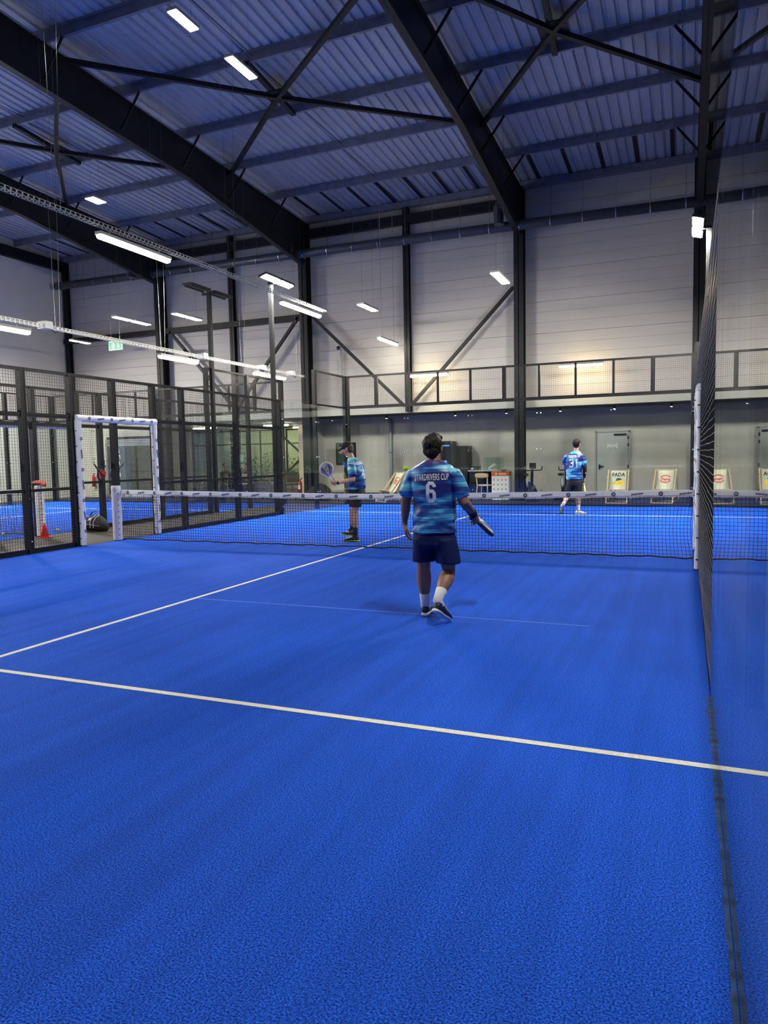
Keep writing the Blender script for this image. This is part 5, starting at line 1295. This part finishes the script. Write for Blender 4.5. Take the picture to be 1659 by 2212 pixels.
hand(m, wl, (.3, 1, -.1), (.5, 0, -.8), (.6, 0, .5), (.6, .6, .4), (.4, .4))
sr, er, wr = V((.155, .0, 1.39)), V((.205, -.01, 1.12)), V((.185, .06, .88))
limb(m, [(sr, .046), (sr.lerp(er, .45), .050), (sr.lerp(er, .85), .044), (er, .043), (er.lerp(wr, .3), .045), (er.lerp(wr, .7), .035), (wr, .026)])
hand(m, wr, (-.02, .15, -1), (-.9, .2, 0), (0, 1, .2), (1.0, 1.2, .8), (.6, .6))
hl, kl, al = V((-.12, .0, .84)), V((-.19, .02, .46)), V((-.27, -.22, .26))
limb(m, [(hl - V((0, 0, .07)), .080), (hl.lerp(kl, .5), .08), (hl.lerp(kl, .85), .062), (kl, .056), (kl.lerp(al, .3), .062), (kl.lerp(al, .6), .05), (al, .034)])
hr, kr, ar = V((.04, .0, .84)), V((.055, .03, .46)), V((.055, .02, .10))
limb(m, [(hr - V((0, 0, .07)), .080), (hr.lerp(kr, .5), .08), (hr.lerp(kr, .85), .062), (kr, .056), (kr.lerp(ar, .25), .063), (kr.lerp(ar, .45), .057), (kr.lerp(ar, .75), .038), (ar, .034)])
limb(m, [(al, .032), (al + V((-.03, .03, -.10)), .03), (al + V((-.05, .05, -.17)), .026)]); limb(m, [(ar - V((0, 0, .04)), .032), (ar + V((.08, .03, -.055)), .03), (ar + V((.14, .05, -.065)), .026)])
bake(m, 'body', 'skin_pale', t, .0075, 3)
eyes(t, P_)
m = MB(); m.ell(P_(0, -.022, .022), .088, .098, .098, 24, 16, rot=R_); m.ell(P_(0, -.045, -.03), .072, .06, .07, 18, 12, rot=R_)
bake(m, 'hair', 'hair', t, .0065, 2, (.006, 22, 20, 6.))
m = MB()
m.loft([((-.045, .01, .845), (.188, 0, 0), (0, .14, 0)), ((-.045, .01, .85), (.190, 0, 0), (0, .142, 0)), ((-.05, .015, 1.0), (.185, 0, 0), (0, .138, 0)), ((-.045, .01, 1.18), (.195, 0, 0), (0, .14, 0)), ((-.035, .0, 1.34), (.208, 0, 0), (0, .135, 0)), ((-.03, 0, 1.42), (.20, 0, 0), (0, .115, 0)), ((-.02, 0, 1.48), (.13, 0, 0), (0, .09, 0)), ((-.01, .006, 1.53), (.075, 0, 0), (0, .072, 0))], 26)
for a, b, sg in ((sl, el, -1), (sr, er, 1)): limb(m, [(a + V((-sg * .03, 0, 0)), .076), (a.lerp(b, .3), .074), (a.lerp(b, .68), .072)], 16)
sh3 = bake(m, 'shirt', shirt_mat(5.7), t, .0075, 5, (.010, 6, 8, 9.1))
bv = BVHTree.FromPolygons([v.co for v in sh3.data.vertices], [p.vertices[:] for p in sh3.data.polygons])
vs, fs = text_mb('STARDRIVERS CUP', .075, .52, .003, 0, .02)
xs_ = [v.x for v in vs]; k = .27 / (max(xs_) - min(xs_))
conform(vs, fs, lambda p: V((p.x * k - .03, 0, 1.395 + p.y + .02 * p.x)), bv, (0, 1, 0), 'shirt_lettering', 'shirtprint', sh3)
for gl, ox in ((THREE, -.135), (ONE, .005)):
    vs, fs = slice_mesh(*poly_strokes([[(a * .16, b * .17) for a, b in pl] for pl in gl], .032), .02)
    conform(vs, fs, lambda p: V((p.x + ox, 0, 1.15 + p.y)), bv, (0, 1, 0), 'shirt_number', 'shirtprint', sh3)
m = MB(); limb(m, [(sr.lerp(er, .6), .056), (er, .048), (er.lerp(wr, .3), .050), (er.lerp(wr, .7), .040), (wr + (er - wr) * .06, .031)], 16); m.build('arm_sleeve', 'blackcloth', t, True)
m = MB(); m.bar((.235, -.045, .98), (.225, -.045, 1.01), .03, .01); m.build('sleeve_mark', 'white', t)
m = MB()
m.loft([((-.04, .01, .88), (.17, 0, 0), (0, .12, 0)), ((-.035, .01, .80), (.19, 0, 0), (0, .135, 0)), ((-.035, .01, .70), (.19, 0, 0), (0, .125, 0))], 22)
for h_, k_ in ((hl, kl), (hr, kr)):
    q = h_.lerp(k_, .82); m.loft([((h_.x, .01, .76), (.105, 0, 0), (0, .12, 0)), (q, (.10, 0, 0), (0, .11, 0)), (q - V((0, 0, .01)), (.098, 0, 0), (0, .108, 0))], 18)
bake(m, 'shorts', 'blackcloth', t, .0085, 4, (.006, 6, 4, 3.))
socks(t, [(ar + V((0, 0, .12)), .042), (ar + V((0, 0, .05)), .038), (ar, .038), (ar + V((.04, .02, -.04)), .04)], 'whitesock')
socks(t, [(al + (kl - al) * .4, .044), (al, .038), (al + V((-.02, .02, -.05)), .04)], 'whitesock')
MT['palesole'] = mat('yellow_green_sole', (.30, .45, .04), .6)
MT['whiteshoe'] = mat('white_sports_shoe', (.62, .66, .60), .55, 0, .3, 40)
shoe_mesh(t, 'shoe', .27, ('whiteshoe', 'white', 'logo'), (-.02, .0, .002), (.9, .3, 0))
shoe_mesh(t, 'shoe', .27, ('palesole', 'palesole', 'palesole'), (-.22, -.19, .0), (-.18, .32, 0), 1.05)
hp = V((X3, Y3, 0)) + wr + V((-.02, .15, -1)).normalized() * .07 + V((-.9, .2, 0)).normalized() * .02
ax = V((.10, .12, -1)).normalized()
racket('padel_racket', hp - ax * .07, ax, V((.95, .18, .1)), 'pale edged padel racket hanging beside the leg of player 31', 'yellowgreen', 'framenavy', 'white', strap=False)

# ---------------------------------------------------------------- two people sitting in the lounge
def seated(loc, rz, label, top, legs, hairm, arm):
    t = empty('person', loc, label, 'person', rz=rz); m = MB()
    m.loft([((0, .02, .44), (.16, 0, 0), (0, .12, 0)), ((0, .0, .62), (.15, 0, 0), (0, .11, 0)), ((0, -.01, .82), (.17, 0, 0), (0, .11, 0)), ((0, .0, .97), (.18, 0, 0), (0, .10, 0)), ((0, .01, 1.04), (.07, 0, 0), (0, .06, 0))], 18)
    m.loft([((0, .0, 1.0), (.06, 0, 0), (0, .06, 0)), ((0, .02, 1.14), (.055, 0, 0), (0, .055, 0))], 12)
    P, R3 = head(m, (0, .03, 1.21), (0, 1, -.15), (0, 0, 1))
    A = []
    for q in (-1, 1):
        a, b, c = V((q * .19, 0, .96)), V((q * .24, .04, .70)), V((q * .13, .27, arm)); A.append((a, b, c, q))
        limb(m, [(a, .048), (b, .042), (c, .027)]); hand(m, c, (-q * .3, 1, -.1), (0, 0, -1), (-q, 0, 0), (.3, .3, .2), (.1, .1))
        limb(m, [((q * .09, .04, .50), .085), (V((q * .10, .42, .50)), .06), (V((q * .10, .44, .28)), .058), (V((q * .10, .42, .09)), .036)]); limb(m, [(V((q * .10, .42, .05)), .034), (V((q * .11, .55, .035)), .03)])
    bake(m, 'body', 'skin_pale', t, .009, 3); eyes(t, P)
    m = MB(); m.ell(P(0, -.025, .025), .086, .096, .096, 18, 12, rot=R3); m.build('hair', hairm, t, True)
    m = MB(); m.loft([((0, .01, .50), (.185, 0, 0), (0, .145, 0)), ((0, .0, .66), (.175, 0, 0), (0, .135, 0)), ((0, -.01, .84), (.19, 0, 0), (0, .13, 0)), ((0, 0, .96), (.19, 0, 0), (0, .115, 0)), ((0, .01, 1.04), (.08, 0, 0), (0, .075, 0))], 20)
    for a, b, c, q in A: limb(m, [(a - V((q * .03, 0, 0)), .066), (a.lerp(b, .4), .06), (b, .054), (b.lerp(c, .6), .042)], 14)
    bake(m, 'jacket', top, t, .010, 4)
    m = MB(); m.loft([((0, .0, .42), (.17, 0, 0), (0, .13, 0)), ((0, .0, .58), (.175, 0, 0), (0, .13, 0))], 18)
    for q in (-1, 1): limb(m, [((q * .09, .02, .50), .098), (V((q * .10, .43, .505)), .074), (V((q * .10, .445, .28)), .070), (V((q * .10, .43, .13)), .058)], 14)
    bake(m, 'trousers', legs, t, .010, 4)
    for q in (-1, 1): shoe_mesh(t, 'shoe', .27, ('blackcloth', 'white', 'white'), (q * .10, .36, .0), (q * .1, 1, 0))
    m = MB().box((-.22, -.2, .40), (.22, .22, .43)); 
    return t
MT['rust'] = mat('rust_red_cloth', (.30, .07, .04), .8)
seated((-14.3, 26.6, 0), -1.9, 'person in a dark jacket sitting in the lounge behind the mesh, facing right', 'blackcloth', 'navy', 'hair', .72)
seated((-13.3, 26.9, 0), 1.6, 'person in a rust red top sitting in the lounge facing the dark jacket', 'rust', 'navy', 'hair_grey', .72)
for x, y, r in ((-14.32, 26.58, -1.9), (-13.28, 26.9, 1.6)):
    t = empty('lounge_stool', (x, y, 0), 'low dark stool under the lounge person in ' + ('the dark jacket' if r < 0 else 'the rust red top'), 'stool', rz=r)
    MB().box((-.2, -.2, .36), (.2, .18, .40)).build('seat', 'wood', t)
    for a in (-1, 1):
        for b in (-1, 1): MB().bar((a * .17, b * .16, 0), (a * .17, b * .16, .36), .03).build('leg', 'black', t)
